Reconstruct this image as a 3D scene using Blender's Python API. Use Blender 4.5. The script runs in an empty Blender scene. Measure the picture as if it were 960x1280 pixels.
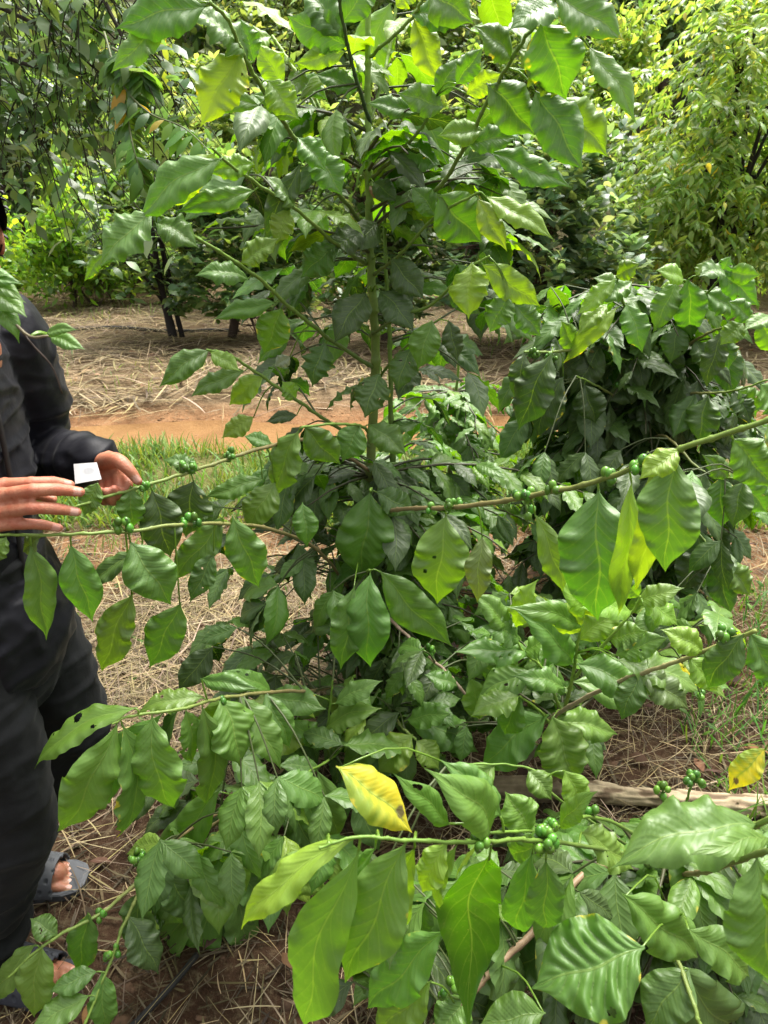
import bpy, bmesh, math, random
import numpy as np
from mathutils import Vector, Matrix, noise as mnoise

R = math.radians
rng = np.random.default_rng(7)
random.seed(7)
sc = bpy.context.scene
col = sc.collection

# ------------------------------------------------------------------ camera model
F = 887.0
CAM = np.array([0.0, 0.0, 1.6])
PITCH = R(24.8)
FWD = np.array([0, math.cos(PITCH), -math.sin(PITCH)])
UPV = np.array([0, math.sin(PITCH), math.cos(PITCH)])
RGT = np.array([1.0, 0, 0])

def at(px, py, Y):
    """point of the place seen at a photo pixel, at ground distance Y"""
    d = FWD + (px - 480) / F * RGT - (py - 640) / F * UPV
    return CAM + d * (Y / d[1])

def proj(p):
    q = np.asarray(p) - CAM
    z = q @ FWD
    return 480 + F * (q @ RGT) / z, 640 - F * (q @ UPV) / z, z

def nrm(v):
    v = np.asarray(v, float)
    return v / (np.linalg.norm(v, axis=-1, keepdims=True) + 1e-12)

# ------------------------------------------------------------------ object helpers
def tag(o, label=None, cat=None, group=None, kind=None):
    if label: o['label'] = label
    if cat: o['category'] = cat
    if group: o['group'] = group
    if kind: o['kind'] = kind
    return o

def empty(name, loc, label, cat, group=None):
    o = bpy.data.objects.new(name, None)
    o.empty_display_size = 0.05
    o.location = Vector(loc)
    col.objects.link(o)
    return tag(o, label, cat, group)

def build(name, V, Fc, mat, parent=None, uv=None, colr=None, smooth=True):
    """verts in world space; faces list or (n,k) array; uv per vertex; colr per vertex (rgba)"""
    V = np.asarray(V, np.float64)
    root = np.zeros(3)
    p = parent
    while p is not None:
        root = root + np.array(p.location); p = p.parent
    me = bpy.data.meshes.new(name)
    Vl = (V - root).astype(np.float32)
    me.vertices.add(len(Vl)); me.vertices.foreach_set('co', Vl.ravel())
    if isinstance(Fc, np.ndarray):
        k = Fc.shape[1]; n = len(Fc)
        loops = Fc.astype(np.int32).ravel()
        starts = np.arange(0, n * k, k, dtype=np.int32)
        tot = np.full(n, k, np.int32)
    else:
        loops = np.array([i for f in Fc for i in f], np.int32)
        tot = np.array([len(f) for f in Fc], np.int32)
        starts = np.concatenate([[0], np.cumsum(tot)[:-1]]).astype(np.int32)
    me.loops.add(len(loops)); me.loops.foreach_set('vertex_index', loops)
    me.polygons.add(len(tot)); me.polygons.foreach_set('loop_start', starts)
    me.polygons.foreach_set('use_smooth', np.full(len(tot), smooth, bool))
    me.update(calc_edges=True)
    if uv is not None:
        l = me.uv_layers.new(name='UVMap')
        l.data.foreach_set('uv', np.asarray(uv, np.float32)[loops].ravel())
    if colr is not None:
        a = me.color_attributes.new('tone', 'FLOAT_COLOR', 'POINT')
        a.data.foreach_set('color', np.asarray(colr, np.float32).ravel())
    me.validate()
    o = bpy.data.objects.new(name, me)
    if mat: me.materials.append(mat)
    col.objects.link(o)
    if parent: o.parent = parent
    return o

class MB:
    """collects pieces into one mesh"""
    def __init__(s): s.V = []; s.F = []; s.C = []; s.n = 0
    def add(s, V, Fc, c=None):
        V = np.asarray(V, float)
        s.V.append(V); s.F += [tuple(int(i) + s.n for i in f) for f in Fc]
        s.C.append(np.tile(np.array(c if c is not None else (1, 1, 1, 1), float), (len(V), 1)))
        s.n += len(V)
    def build(s, name, mat, parent=None, smooth=True):
        return build(name, np.vstack(s.V), s.F, mat, parent, colr=np.vstack(s.C), smooth=smooth)

def spline(pts, n):
    """Catmull-Rom through rows of pts"""
    P = np.asarray(pts, float)
    if len(P) == 2:
        t = np.linspace(0, 1, n)[:, None]
        return P[0] * (1 - t) + P[1] * t
    Q = np.vstack([2 * P[0] - P[1], P, 2 * P[-1] - P[-2]])
    m = len(P) - 1
    out = []
    for t in np.linspace(0, m, n):
        i = min(int(t), m - 1); f = t - i
        a, b, c, d = Q[i], Q[i + 1], Q[i + 2], Q[i + 3]
        out.append(0.5 * (2 * b + (c - a) * f + (2 * a - 5 * b + 4 * c - d) * f * f + (3 * b - a - 3 * c + d) * f ** 3))
    return np.array(out)

def tube(pts, rad, seg=7, caps=True, flat=1.0, ref=None, wob=0.0):
    """tapered tube; flat = ratio of second cross-section radius along ref"""
    P = np.asarray(pts, float); n = len(P)
    rad = np.broadcast_to(np.asarray(rad, float), (n,)) if np.ndim(rad) < 2 else np.asarray(rad, float)
    T = nrm(np.gradient(P, axis=0))
    a = np.array(ref, float) if ref is not None else (np.array([0, 0, 1.0]) if abs(T[0][2]) < .8 else np.array([1.0, 0, 0]))
    V = []
    x = None
    for i in range(n):
        x = (a if x is None or ref is not None else x)
        x = nrm(x - T[i] * (x @ T[i])); y = np.cross(T[i], x)
        th = np.linspace(0, 2 * math.pi, seg, endpoint=False)
        if rad.ndim == 2: rx, ry = rad[i]
        else: rx, ry = rad[i] * flat, rad[i]
        k = 1 + (wob * rng.normal(size=seg) if wob else 0)
        V.append(P[i] + np.outer(np.cos(th) * rx * k, x) + np.outer(np.sin(th) * ry * k, y))
    V = np.vstack(V); Fc = []
    for i in range(n - 1):
        for j in range(seg):
            k = (j + 1) % seg
            Fc.append((i * seg + j, i * seg + k, (i + 1) * seg + k, (i + 1) * seg + j))
    if caps:
        Fc.append(tuple(range(seg - 1, -1, -1))); Fc.append(tuple((n - 1) * seg + j for j in range(seg)))
    return V, Fc

def ellipsoid(c, r, rot=None, nu=16, nv=10):
    c = np.asarray(c, float); V = []
    for i in range(1, nv):
        ph = math.pi * i / nv
        for j in range(nu):
            th = 2 * math.pi * j / nu
            V.append((math.sin(ph) * math.cos(th), math.sin(ph) * math.sin(th), math.cos(ph)))
    V = np.array(V + [(0, 0, 1), (0, 0, -1)]) * np.array(r)
    if rot is not None: V = V @ np.array(rot).T
    V = V + c; Fc = []
    for i in range(nv - 2):
        for j in range(nu):
            k = (j + 1) % nu
            Fc.append((i * nu + j, (i + 1) * nu + j, (i + 1) * nu + k, i * nu + k))
    t, b = len(V) - 2, len(V) - 1
    for j in range(nu):
        k = (j + 1) % nu
        Fc.append((t, j, k)); Fc.append((b, (nv - 2) * nu + k, (nv - 2) * nu + j))
    return V, Fc

# ------------------------------------------------------------------ materials
class NT:
    def __init__(s, name):
        s.m = bpy.data.materials.new(name); s.m.use_nodes = True
        s.t = s.m.node_tree; s.t.nodes.clear()
    def n(s, typ, **kw):
        nd = s.t.nodes.new(typ)
        for k, v in kw.items():
            if k.startswith('i_'):
                key = k[2:]; key = int(key) if key.isdigit() else key.replace('_', ' ')
                nd.inputs[key].default_value = v
            else: setattr(nd, k, v)
        return nd
    def l(s, a, b): s.t.links.new(a, b)
    def math(s, op, a, b=None, clamp=False):
        nd = s.n('ShaderNodeMath', operation=op, use_clamp=clamp)
        for i, v in enumerate((a, b)):
            if v is None: continue
            if isinstance(v, (int, float)): nd.inputs[i].default_value = v
            else: s.l(v, nd.inputs[i])
        return nd.outputs[0]
    def mix(s, fac, a, b, blend='MIX'):
        nd = s.n('ShaderNodeMix', data_type='RGBA', blend_type=blend)
        for sock, v in ((nd.inputs[0], fac), (nd.inputs[6], a), (nd.inputs[7], b)):
            if isinstance(v, (int, float)): sock.default_value = v
            elif isinstance(v, tuple): sock.default_value = (*v[:3], 1)
            else: s.l(v, sock)
        return nd.outputs[2]
    def noise(s, scale, detail=3, vec=None, rough=.55, dist=0):
        nd = s.n('ShaderNodeTexNoise', i_Scale=scale, i_Detail=detail, i_Roughness=rough, i_Distortion=dist)
        if vec is not None: s.l(vec, nd.inputs['Vector'])
        return nd
    def ramp(s, fac, lo, hi):
        nd = s.n('ShaderNodeMapRange', interpolation_type='SMOOTHSTEP')
        nd.inputs[1].default_value = lo; nd.inputs[2].default_value = hi
        s.l(fac, nd.inputs[0]); return nd.outputs[0]
    def bump(s, h, strength, dist):
        nd = s.n('ShaderNodeBump', i_Strength=strength, i_Distance=dist); s.l(h, nd.inputs['Height']); return nd.outputs[0]
    def out(s, sh):
        o = s.n('ShaderNodeOutputMaterial'); s.l(sh, o.inputs[0]); return s.m

def coffee_leaf_mat(name, trans=.32, rough=.16):
    t = NT(name)
    uv = t.n('ShaderNodeUVMap'); sx = t.n('ShaderNodeSeparateXYZ'); t.l(uv.outputs[0], sx.inputs[0])
    u = sx.outputs[0]; v = t.math('ABSOLUTE', t.math('SUBTRACT', t.math('MULTIPLY', sx.outputs[1], 2.0), 1.0))
    geo = t.n('ShaderNodeNewGeometry'); pos = geo.outputs['Position']
    at_ = t.n('ShaderNodeAttribute', attribute_name='tone')
    ph = t.math('SUBTRACT', t.math('MULTIPLY', u, 9.0), t.math('MULTIPLY', t.math('POWER', v, .85), 1.9))
    tri = t.math('PINGPONG', ph, .5)
    vein = t.math('MULTIPLY', t.math('SUBTRACT', 1.0, t.ramp(tri, 0.0, .075)), t.math('SUBTRACT', 1.0, t.math('MULTIPLY', v, .75)))
    mid = t.math('SUBTRACT', 1.0, t.ramp(v, .012, .042))
    n1 = t.noise(22, 4, pos).outputs[0]; n2 = t.noise(160, 3, pos).outputs[0]
    tone = t.mix(t.math('MULTIPLY', t.ramp(n1, .3, .75), .45), at_.outputs[0], (.6, .75, .5), 'MULTIPLY')
    tone = t.mix(t.math('MULTIPLY', t.ramp(n2, .55, .8), .18), tone, (.25, .33, .06))
    vc = t.mix(.55, tone, (.26, .38, .06))
    c = t.mix(t.math('MULTIPLY', vein, .42), tone, vc)
    c = t.mix(t.math('MULTIPLY', mid, .7), c, t.mix(.5, tone, (.27, .38, .07)))
    # blemishes: yellowing then brown toward margin and tip, amount in the alpha of the tone
    n3 = t.noise(38, 2, pos).outputs[0]
    edge = t.math('MAXIMUM', t.ramp(v, .55, 1.05), t.ramp(u, .78, 1.0))
    bl = t.math('MULTIPLY', t.math('MULTIPLY', at_.outputs[3], edge), 1.0)
    spot = t.ramp(t.math('ADD', t.math('MULTIPLY', bl, .6), n3), .84, .98)
    c = t.mix(spot, c, (.55, .45, .03))
    brown = t.ramp(t.math('ADD', t.math('MULTIPLY', bl, .6), n3), 1.03, 1.12)
    c = t.mix(brown, c, (.16, .06, .02))
    speck = t.ramp(t.noise(300, 1, pos).outputs[0], .77, .83)
    c = t.mix(t.math('MULTIPLY', speck, .5), c, (.3, .24, .1))
    under = t.mix(.35, c, (.16, .24, .08))
    cc = t.mix(geo.outputs['Backfacing'], c, under)
    h = t.math('ADD', t.math('MULTIPLY', t.ramp(tri, 0.0, .32), .8), t.math('MULTIPLY', n2, .35))
    h = t.math('SUBTRACT', h, t.math('MULTIPLY', mid, .6))
    bmp = t.bump(h, .45, .0014)
    rg = t.math('ADD', rough, t.math('MULTIPLY', geo.outputs['Backfacing'], .25))
    rg = t.math('ADD', rg, t.math('MULTIPLY', n1, .08))
    p = t.n('ShaderNodeBsdfPrincipled'); t.l(cc, p.inputs['Base Color']); t.l(rg, p.inputs['Roughness']); t.l(bmp, p.inputs['Normal'])
    p.inputs['Specular IOR Level'].default_value = .6
    tr = t.n('ShaderNodeBsdfTranslucent')
    tc = t.mix(1.0, c, (2.5, 2.5, .6), 'MULTIPLY'); t.l(tc, tr.inputs[0]); t.l(bmp, tr.inputs[1])
    ms = t.n('ShaderNodeMixShader'); ms.inputs[0].default_value = trans
    t.l(p.outputs[0], ms.inputs[1]); t.l(tr.outputs[0], ms.inputs[2])
    return t.out(ms.outputs[0])

def tone_mat(name, rough=.5, trans=0.0, noise_amt=.35, nscale=30, spec=.4, bump=0, bscale=60, tmul=(2.3, 2.0, .9), stretch=None):
    t = NT(name)
    at_ = t.n('ShaderNodeAttribute', attribute_name='tone')
    tc = t.n('ShaderNodeTexCoord'); vec = tc.outputs['Object']
    if stretch:
        mp = t.n('ShaderNodeMapping'); mp.inputs['Scale'].default_value = stretch; t.l(vec, mp.inputs[0]); vec = mp.outputs[0]
    n1 = t.noise(nscale, 4, vec).outputs[0]
    c = t.mix(t.math('MULTIPLY', t.ramp(n1, .35, .7), noise_amt), at_.outputs[0], (.45, .45, .42), 'MULTIPLY')
    p = t.n('ShaderNodeBsdfPrincipled'); t.l(c, p.inputs['Base Color'])
    p.inputs['Roughness'].default_value = rough; p.inputs['Specular IOR Level'].default_value = spec
    if bump: t.l(t.bump(t.noise(bscale, 5, vec).outputs[0], .6, bump), p.inputs['Normal'])
    sh = p.outputs[0]
    if trans:
        tr = t.n('ShaderNodeBsdfTranslucent'); t.l(t.mix(1.0, c, tmul, 'MULTIPLY'), tr.inputs[0])
        ms = t.n('ShaderNodeMixShader'); ms.inputs[0].default_value = trans
        t.l(sh, ms.inputs[1]); t.l(tr.outputs[0], ms.inputs[2]); sh = ms.outputs[0]
    return t.out(sh)

M_LEAF = coffee_leaf_mat('coffee_leaf')
M_TREELEAF = tone_mat('tree_leaf', .34, .48, .3, 3, .5)
M_GRASS = tone_mat('grass_blade', .5, .30, .3, 6, .35)
M_STRAW = tone_mat('dry_straw', .75, .12, .4, 14, .2, tmul=(1.2, 1.1, .9))
M_BARK = tone_mat('bark', .85, 0, .55, 40, .2, bump=.003, bscale=90, stretch=(1, 1, .25))
M_STEM = tone_mat('green_stem', .5, 0, .4, 60, .4, bump=.0006, bscale=220)
M_BERRY = tone_mat('coffee_berry', .28, 0, .25, 90, .5)

def ground_mat():
    t = NT('soil_ground')
    at_ = t.n('ShaderNodeAttribute', attribute_name='tone')
    geo = t.n('ShaderNodeNewGeometry'); pos = geo.outputs['Position']
    n1 = t.noise(4, 8, pos, .65).outputs[0]; n2 = t.noise(38, 6, pos, .7).outputs[0]
    c = t.mix(t.ramp(n1, .35, .7), at_.outputs[0], (.55, .5, .45), 'MULTIPLY')
    c = t.mix(t.math('MULTIPLY', t.ramp(n2, .45, .75), .5), c, (.24, .19, .11))
    n3 = t.noise(11, 5, pos, .6).outputs[0]
    c = t.mix(t.math('MULTIPLY', t.ramp(n3, .55, .75), .75), c, (.05, .03, .018))
    p = t.n('ShaderNodeBsdfPrincipled'); t.l(c, p.inputs['Base Color']); p.inputs['Roughness'].default_value = .95
    p.inputs['Specular IOR Level'].default_value = .15
    h = t.math('ADD', n2, t.math('MULTIPLY', n3, 1.5))
    t.l(t.bump(h, .9, .03), p.inputs['Normal'])
    return t.out(p.outputs[0])
M_GROUND = ground_mat()

def path_mat():
    t = NT('orange_dirt')
    geo = t.n('ShaderNodeNewGeometry'); pos = geo.outputs['Position']
    n1 = t.noise(2.2, 6, pos, .6).outputs[0]; n2 = t.noise(30, 6, pos, .7).outputs[0]
    c = t.mix(t.ramp(n1, .3, .7), (.215, .118, .046), (.165, .085, .032))
    c = t.mix(t.math('MULTIPLY', t.ramp(n2, .5, .8), .6), c, (.25, .16, .075))
    c = t.mix(t.math('MULTIPLY', t.ramp(t.noise(70, 2, pos).outputs[0], .66, .72), .8), c, (.16, .1, .06))
    p = t.n('ShaderNodeBsdfPrincipled'); t.l(c, p.inputs['Base Color']); p.inputs['Roughness'].default_value = .95
    p.inputs['Specular IOR Level'].default_value = .15
    t.l(t.bump(n2, .8, .02), p.inputs['Normal'])
    return t.out(p.outputs[0])
M_PATH = path_mat()

def cloth_mat(name, c1, c2, rough, wscale, weave=1400):
    t = NT(name)
    tc = t.n('ShaderNodeTexCoord'); vec = tc.outputs['Object']
    n1 = t.noise(wscale, 4, vec, .6, .6).outputs[0]; n2 = t.noise(weave, 2, vec).outputs[0]
    c = t.mix(t.ramp(n1, .35, .75), c1, c2)
    c = t.mix(t.math('MULTIPLY', t.ramp(n2, .5, .8), .35), c, tuple(min(1, x * 2.2) for x in c2))
    p = t.n('ShaderNodeBsdfPrincipled'); t.l(c, p.inputs['Base Color']); p.inputs['Roughness'].default_value = rough
    p.inputs['Specular IOR Level'].default_value = .16
    p.inputs['Sheen Weight'].default_value = .04
    h = t.math('ADD', t.math('MULTIPLY', n1, 1.0), t.math('MULTIPLY', n2, .05))
    t.l(t.bump(h, .35, .006), p.inputs['Normal'])
    return t.out(p.outputs[0])
M_JACKET = cloth_mat('jacket_nylon', (.005, .005, .008), (.009, .009, .013), .5, 14)
M_TROUSER = cloth_mat('trouser_cotton', (.007, .0075, .008), (.014, .015, .017), .8, 14)

def skin_mat():
    t = NT('skin')
    at_ = t.n('ShaderNodeAttribute', attribute_name='tone')
    geo = t.n('ShaderNodeNewGeometry'); pos = geo.outputs['Position']
    n1 = t.noise(55, 4, pos).outputs[0]; n2 = t.noise(700, 3, pos).outputs[0]
    n4 = t.noise(210, 4, pos).outputs[0]
    c = t.mix(t.math('MULTIPLY', t.ramp(n1, .35, .7), .6), at_.outputs[0], (.95, .55, .48), 'MULTIPLY')
    c = t.mix(t.math('MULTIPLY', t.ramp(n4, .5, .75), .5), c, (.7, .55, .5), 'MULTIPLY')
    p = t.n('ShaderNodeBsdfPrincipled'); t.l(c, p.inputs['Base Color']); p.inputs['Roughness'].default_value = .5
    p.inputs['Subsurface Weight'].default_value = .12; p.inputs['Subsurface Radius'].default_value = (.012, .005, .003)
    p.inputs['Subsurface Scale'].default_value = .5
    h = t.math('ADD', t.math('MULTIPLY', n2, .6), t.math('ADD', n1, t.math('MULTIPLY', n4, .8)))
    t.l(t.bump(h, .6, .0018), p.inputs['Normal'])
    return t.out(p.outputs[0])
M_SKIN = skin_mat()

def plain(name, c, rough=.5, n_amt=.3, nscale=40, bump=0, spec=.4):
    t = NT(name)
    tc = t.n('ShaderNodeTexCoord')
    n1 = t.noise(nscale, 4, tc.outputs['Object']).outputs[0]
    cc = t.mix(t.math('MULTIPLY', t.ramp(n1, .3, .75), n_amt), c, tuple(x * .4 for x in c))
    p = t.n('ShaderNodeBsdfPrincipled'); t.l(cc, p.inputs['Base Color']); p.inputs['Roughness'].default_value = rough
    p.inputs['Specular IOR Level'].default_value = spec
    if bump: t.l(t.bump(n1, .7, bump), p.inputs['Normal'])
    return t.out(p.outputs[0])
M_HAIR = plain('black_hair', (.008, .007, .007), .45, .5, 300, .004)
M_RUBBER = plain('grey_rubber', (.075, .08, .09), .6, .3, 60)
M_RUBBER_DARK = plain('dark_rubber', (.035, .038, .05), .6, .3, 60)
M_BLACK = plain('black_plastic', (.016, .015, .014), .75, .5, 30)

def card_mat():
    t = NT('paper_card')
    uv = t.n('ShaderNodeUVMap')
    mp = t.n('ShaderNodeMapping'); mp.inputs['Location'].default_value = (-.62, -.55, 0); t.l(uv.outputs[0], mp.inputs[0])
    gr = t.n('ShaderNodeTexGradient', gradient_type='SPHERICAL')
    mp.inputs['Scale'].default_value = (3.2, 3.6, 1); mp.inputs['Location'].default_value = (-2.0, -2.0, 0)
    t.l(mp.outputs[0], gr.inputs[0])
    n = t.noise(2.5, 1, uv.outputs[0]).outputs[0]
    m = t.math('MULTIPLY', t.ramp(gr.outputs[1], .0, .5), t.math('ADD', .35, t.math('MULTIPLY', n, .6)))
    c = t.mix(m, (.62, .62, .62), (.3, .31, .33))
    p = t.n('ShaderNodeBsdfPrincipled'); t.l(c, p.inputs['Base Color']); p.inputs['Roughness'].default_value = .6
    return t.out(p.outputs[0])
M_CARD = card_mat()

# ------------------------------------------------------------------ leaves
PU = np.array([0, .03, .07, .15, .28, .42, .56, .70, .81, .89, .945, 1.0])
PW = np.array([.03, .045, .17, .53, .87, 1.0, .965, .765, .46, .19, .07, .008])
def half_width(u):
    # smooth profile with an acuminate drip tip
    return np.interp(u, PU, PW)
_us = np.linspace(0, 1, 401)
_hw = np.convolve(np.pad(half_width(_us), 12, mode='edge'), np.ones(25) / 25, 'valid')
_hw[_us > .93] = half_width(_us)[_us > .93]
_hw[:12] = half_width(_us[:12])
def hw(u): return np.interp(u, _us, _hw)

def grid_faces(nu, nv):
    i, j = np.meshgrid(np.arange(nu - 1), np.arange(nv - 1), indexing='ij')
    a = (i * nv + j).ravel()
    return np.stack([a, a + 1, a + nv + 1, a + nv], 1)

def leaf_local(nu, nv, r, asp, bend=.06, fold=.10, wav=1.0, corr=1.0, curl=.0, sway=0.0):
    """unit-length leaf: returns (u,v) grid and local coords (along, side, normal), asp = width/length"""
    u, v = np.meshgrid(np.linspace(0, 1, nu), np.linspace(-1, 1, nv), indexing='ij')
    av = np.abs(v); W = asp * .5 * hw(u)
    k1, k2 = r.uniform(3.2, 4.8, 2); p1, p2 = r.uniform(0, 6.28, 2)
    und = np.where(v > 0, np.sin(6.283 * k1 * u + p1), np.sin(6.283 * k2 * u + p2))
    und = und + .5 * np.where(v > 0, np.sin(6.283 * k2 * 1.9 * u + p2), np.sin(6.283 * k1 * 2.1 * u + p1))
    ph = 9 * u - 1.9 * av ** .85
    cor = np.abs(np.sin(math.pi * ph)) ** .8 - .6
    h = bend * 4 * u * (1 - u) + fold * W * 2 * av ** 1.2 - fold * 1.1 * W * 2 * av ** 3
    h = h + wav * .15 * W * und * av ** 2 * np.sin(math.pi * np.clip(u * 1.05, 0, 1)) ** .5
    h = h + corr * .058 * W * cor * (1 - av ** 5) * np.minimum(1, av * 6) * 2
    h = h - curl * np.clip(u - .55, 0, 1) ** 2 * 2.2
    al = u - .02 * av * wav * und * .3
    s = v * W + sway * (u ** 2) * .25 + .02 * np.sin(3 * u * 3.14 + p1) * np.sin(math.pi * u)
    return u, v, np.stack([al, s, h], -1)

TONES = {'d': (.036, .100, .009), 'm': (.066, .172, .009), 'l': (.18, .31, .010), 'p': (.070, .180, .013),  # l also stands in for backlight, p for pale sky sheen, as leaf colour
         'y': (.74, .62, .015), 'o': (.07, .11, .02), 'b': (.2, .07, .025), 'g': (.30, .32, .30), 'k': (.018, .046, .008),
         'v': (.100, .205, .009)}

def hero_leaf(name, base, tip, width, tone, parent, hint, r, under=False, bend=None, wav=None, fold=None, blem=None, holes=(), nu=40, nv=15, curl=0, corr=None, visfix=True, petiole_from=None):
    base = np.asarray(base); tip = np.asarray(tip)
    ch = tip - base; L = np.linalg.norm(ch); d = ch / L
    view = nrm(CAM - (base + tip) / 2)
    n = hint if hint is not None else nrm(view * (-1 if under else 1) + np.array([0, 0, .55]) + r.normal(size=3) * .22)
    n = nrm(n - d * (n @ d))
    s = np.cross(n, d)
    if visfix:
        vis = np.linalg.norm(s - view * (s @ view)); width = width / max(vis, .45)
    asp = min(width / L, .78)
    bend = r.uniform(.03, .15) if bend is None else bend
    u, v, P = leaf_local(nu, nv, r, asp, bend, r.uniform(.14, .36) if fold is None else fold,
                         r.uniform(.7, 1.7) if wav is None else wav, corr or r.uniform(.4, 1.0), curl or r.uniform(-.08, .16), r.uniform(-.25, .25))
    V = base + (P[..., 0:1] * L * d + P[..., 1:2] * L * s + P[..., 2:3] * L * n)
    Fc = grid_faces(nu, nv)
    uv = np.stack([u.ravel(), v.ravel() * .5 + .5], 1)
    if holes:
        c = uv[Fc].mean(1)
        keep = np.ones(len(Fc), bool)
        for hu, hv, hr in holes: keep &= ((c[:, 0] - hu) ** 2 + ((c[:, 1] - hv) * asp) ** 2) > hr * hr
        Fc = Fc[keep]
    if not holes and r.random() < .14 and nu == 40:
        nu, nv = 72, 31; holes = [(r.uniform(.2, .8), r.choice([-1, 1]) * r.uniform(.2, 1.0), r.uniform(.012, .035)) for _ in range(r.integers(1, 5))]
        u, v, P = leaf_local(nu, nv, r, asp, bend, .2, r.uniform(.5, 1.3), r.uniform(.25, .85), curl, r.uniform(-.25, .25))
        V = base + (P[..., 0:1] * L * d + P[..., 1:2] * L * s + P[..., 2:3] * L * n); Fc = grid_faces(nu, nv); uv = np.stack([u.ravel(), v.ravel() * .5 + .5], 1)
        c = uv[Fc].mean(1); keep = np.ones(len(Fc), bool)
        for hu, hv, hr in holes: keep &= ((c[:, 0] - hu) ** 2 + (((c[:, 1] * 2 - 1) - hv) * asp * .5) ** 2) > hr * hr
        Fc = Fc[keep]
    t = np.array(TONES[tone]) * r.uniform(.82, 1.2) * np.array([r.uniform(.85, 1.2), 1, r.uniform(.8, 1.2)])
    C = np.tile(np.append(t, r.uniform(0, .75) ** 2 if blem is None else blem), (len(uv), 1))
    if tone == 'y':      # dying leaf: yellow with green left along the veins and one margin, brown patch toward the tip
        uu, vv = u.ravel(), v.ravel()
        gm = np.clip(np.exp(-((np.abs(vv + 1) / .8) ** 2)) * np.clip(1.35 - 1.3 * uu, 0, 1) * 1.1 + np.exp(-((np.abs(vv - 1) / .3) ** 2)) * (1 - uu) * .8 + .45 * np.exp(-(np.abs(vv) / .12) ** 2) + .25 * np.sin(uu * 56) * (1 - uu), 0, .8)[:, None]
        bm = (np.exp(-(((uu - .76) / .075) ** 2 + ((vv - .15) / .42) ** 2)) + .12 * np.sin(uu * 90) * np.sin(vv * 9) > .45)[:, None]
        C[:, :3] = np.where(bm, (.13, .05, .03), C[:, :3] * (1 - gm) + np.array([.10, .24, .012]) * gm)
    V = V.reshape(-1, 3)
    if petiole_from is not None and np.linalg.norm(petiole_from - base) > .004:
        a = np.asarray(petiole_from); m = (a + base) / 2 + np.array([0, 0, .15]) * np.linalg.norm(a - base)
        pv, pf = tube(spline([a, m, base + d * L * .03], 6), np.linspace(.0019, .0014, 6), 5)
        k = len(V); V = np.vstack([V, pv])
        Fl = [tuple(f) for f in Fc] + [tuple(i + k for i in f) for f in pf]
        uv = np.vstack([uv, np.tile([.3, .5], (len(pv), 1))])
        C = np.vstack([C, np.tile((.10, .2, .03, 0), (len(pv), 1))]); Fc = Fl
    return build(name, V, Fc, M_LEAF, parent, uv, C)

def leaf_batch(B, D, N, L, W, Cc, templates, r):
    """many leaves in one mesh. B bases, D directions, N normals (k,3); L lengths, W widths; Cc (k,4) colours"""
    D = nrm(D); N = nrm(N - D * np.sum(N * D, 1, keepdims=True)); S = np.cross(N, D)
    k = len(B); pick = r.integers(0, len(templates), k)
    Vs, Fs, Us, Cs = [], [], [], []; off = 0
    for ti, (u, v, P, Fc) in enumerate(templates):
        ix = np.where(pick == ti)[0]
        if not len(ix): continue
        p = P.reshape(-1, 3); m = len(p)
        V = (B[ix][:, None] + p[None, :, 0:1] * (L[ix][:, None, None] * D[ix][:, None])
             + p[None, :, 1:2] * (W[ix][:, None, None] * S[ix][:, None])
             + p[None, :, 2:3] * (L[ix][:, None, None] * N[ix][:, None]))
        Vs.append(V.reshape(-1, 3))
        Fs.append((Fc[None] + (np.arange(len(ix)) * m)[:, None, None]).reshape(-1, Fc.shape[1]) + off)
        Us.append(np.tile(np.stack([u.ravel(), v.ravel() * .5 + .5], 1), (len(ix), 1)))
        Cs.append(np.repeat(Cc[ix], m, 0)); off += len(ix) * m
    return np.vstack(Vs), np.vstack(Fs), np.vstack(Us), np.vstack(Cs)

def make_templates(nu, nv, n, seed, bend=(.03, .12), wav=(.6, 1.6), curl=(0, .25), corr=1.0):
    r = np.random.default_rng(seed); out = []
    for _ in range(n):
        u, v, P = leaf_local(nu, nv, r, 1.0, r.uniform(*bend), r.uniform(.05, .14), r.uniform(*wav) * .45, corr * .5, r.uniform(*curl), r.uniform(-.3, .3))
        out.append((u, v, P, grid_faces(nu, nv)))
    return out
T_COFFEE = make_templates(18, 9, 12, 1, corr=.55)
T_TREE = make_templates(6, 3, 6, 2, corr=0)
T_TINY = make_templates(4, 3, 4, 3, corr=0)

def tones_for(k, mix, r, var=.25):
    """mix: list of (tone key or rgb, weight)"""
    cs = np.array([TONES[a] if isinstance(a, str) else a for a, _ in mix], float); w = np.array([b for _, b in mix], float)
    c = cs[r.choice(len(cs), k, p=w / w.sum())]
    c = c * r.uniform(1 - var, 1 + var, (k, 1)) * np.stack([r.uniform(.85, 1.2, k), np.ones(k), r.uniform(.8, 1.25, k)], 1)
    return np.hstack([c, r.uniform(0, .5, (k, 1))])

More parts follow.
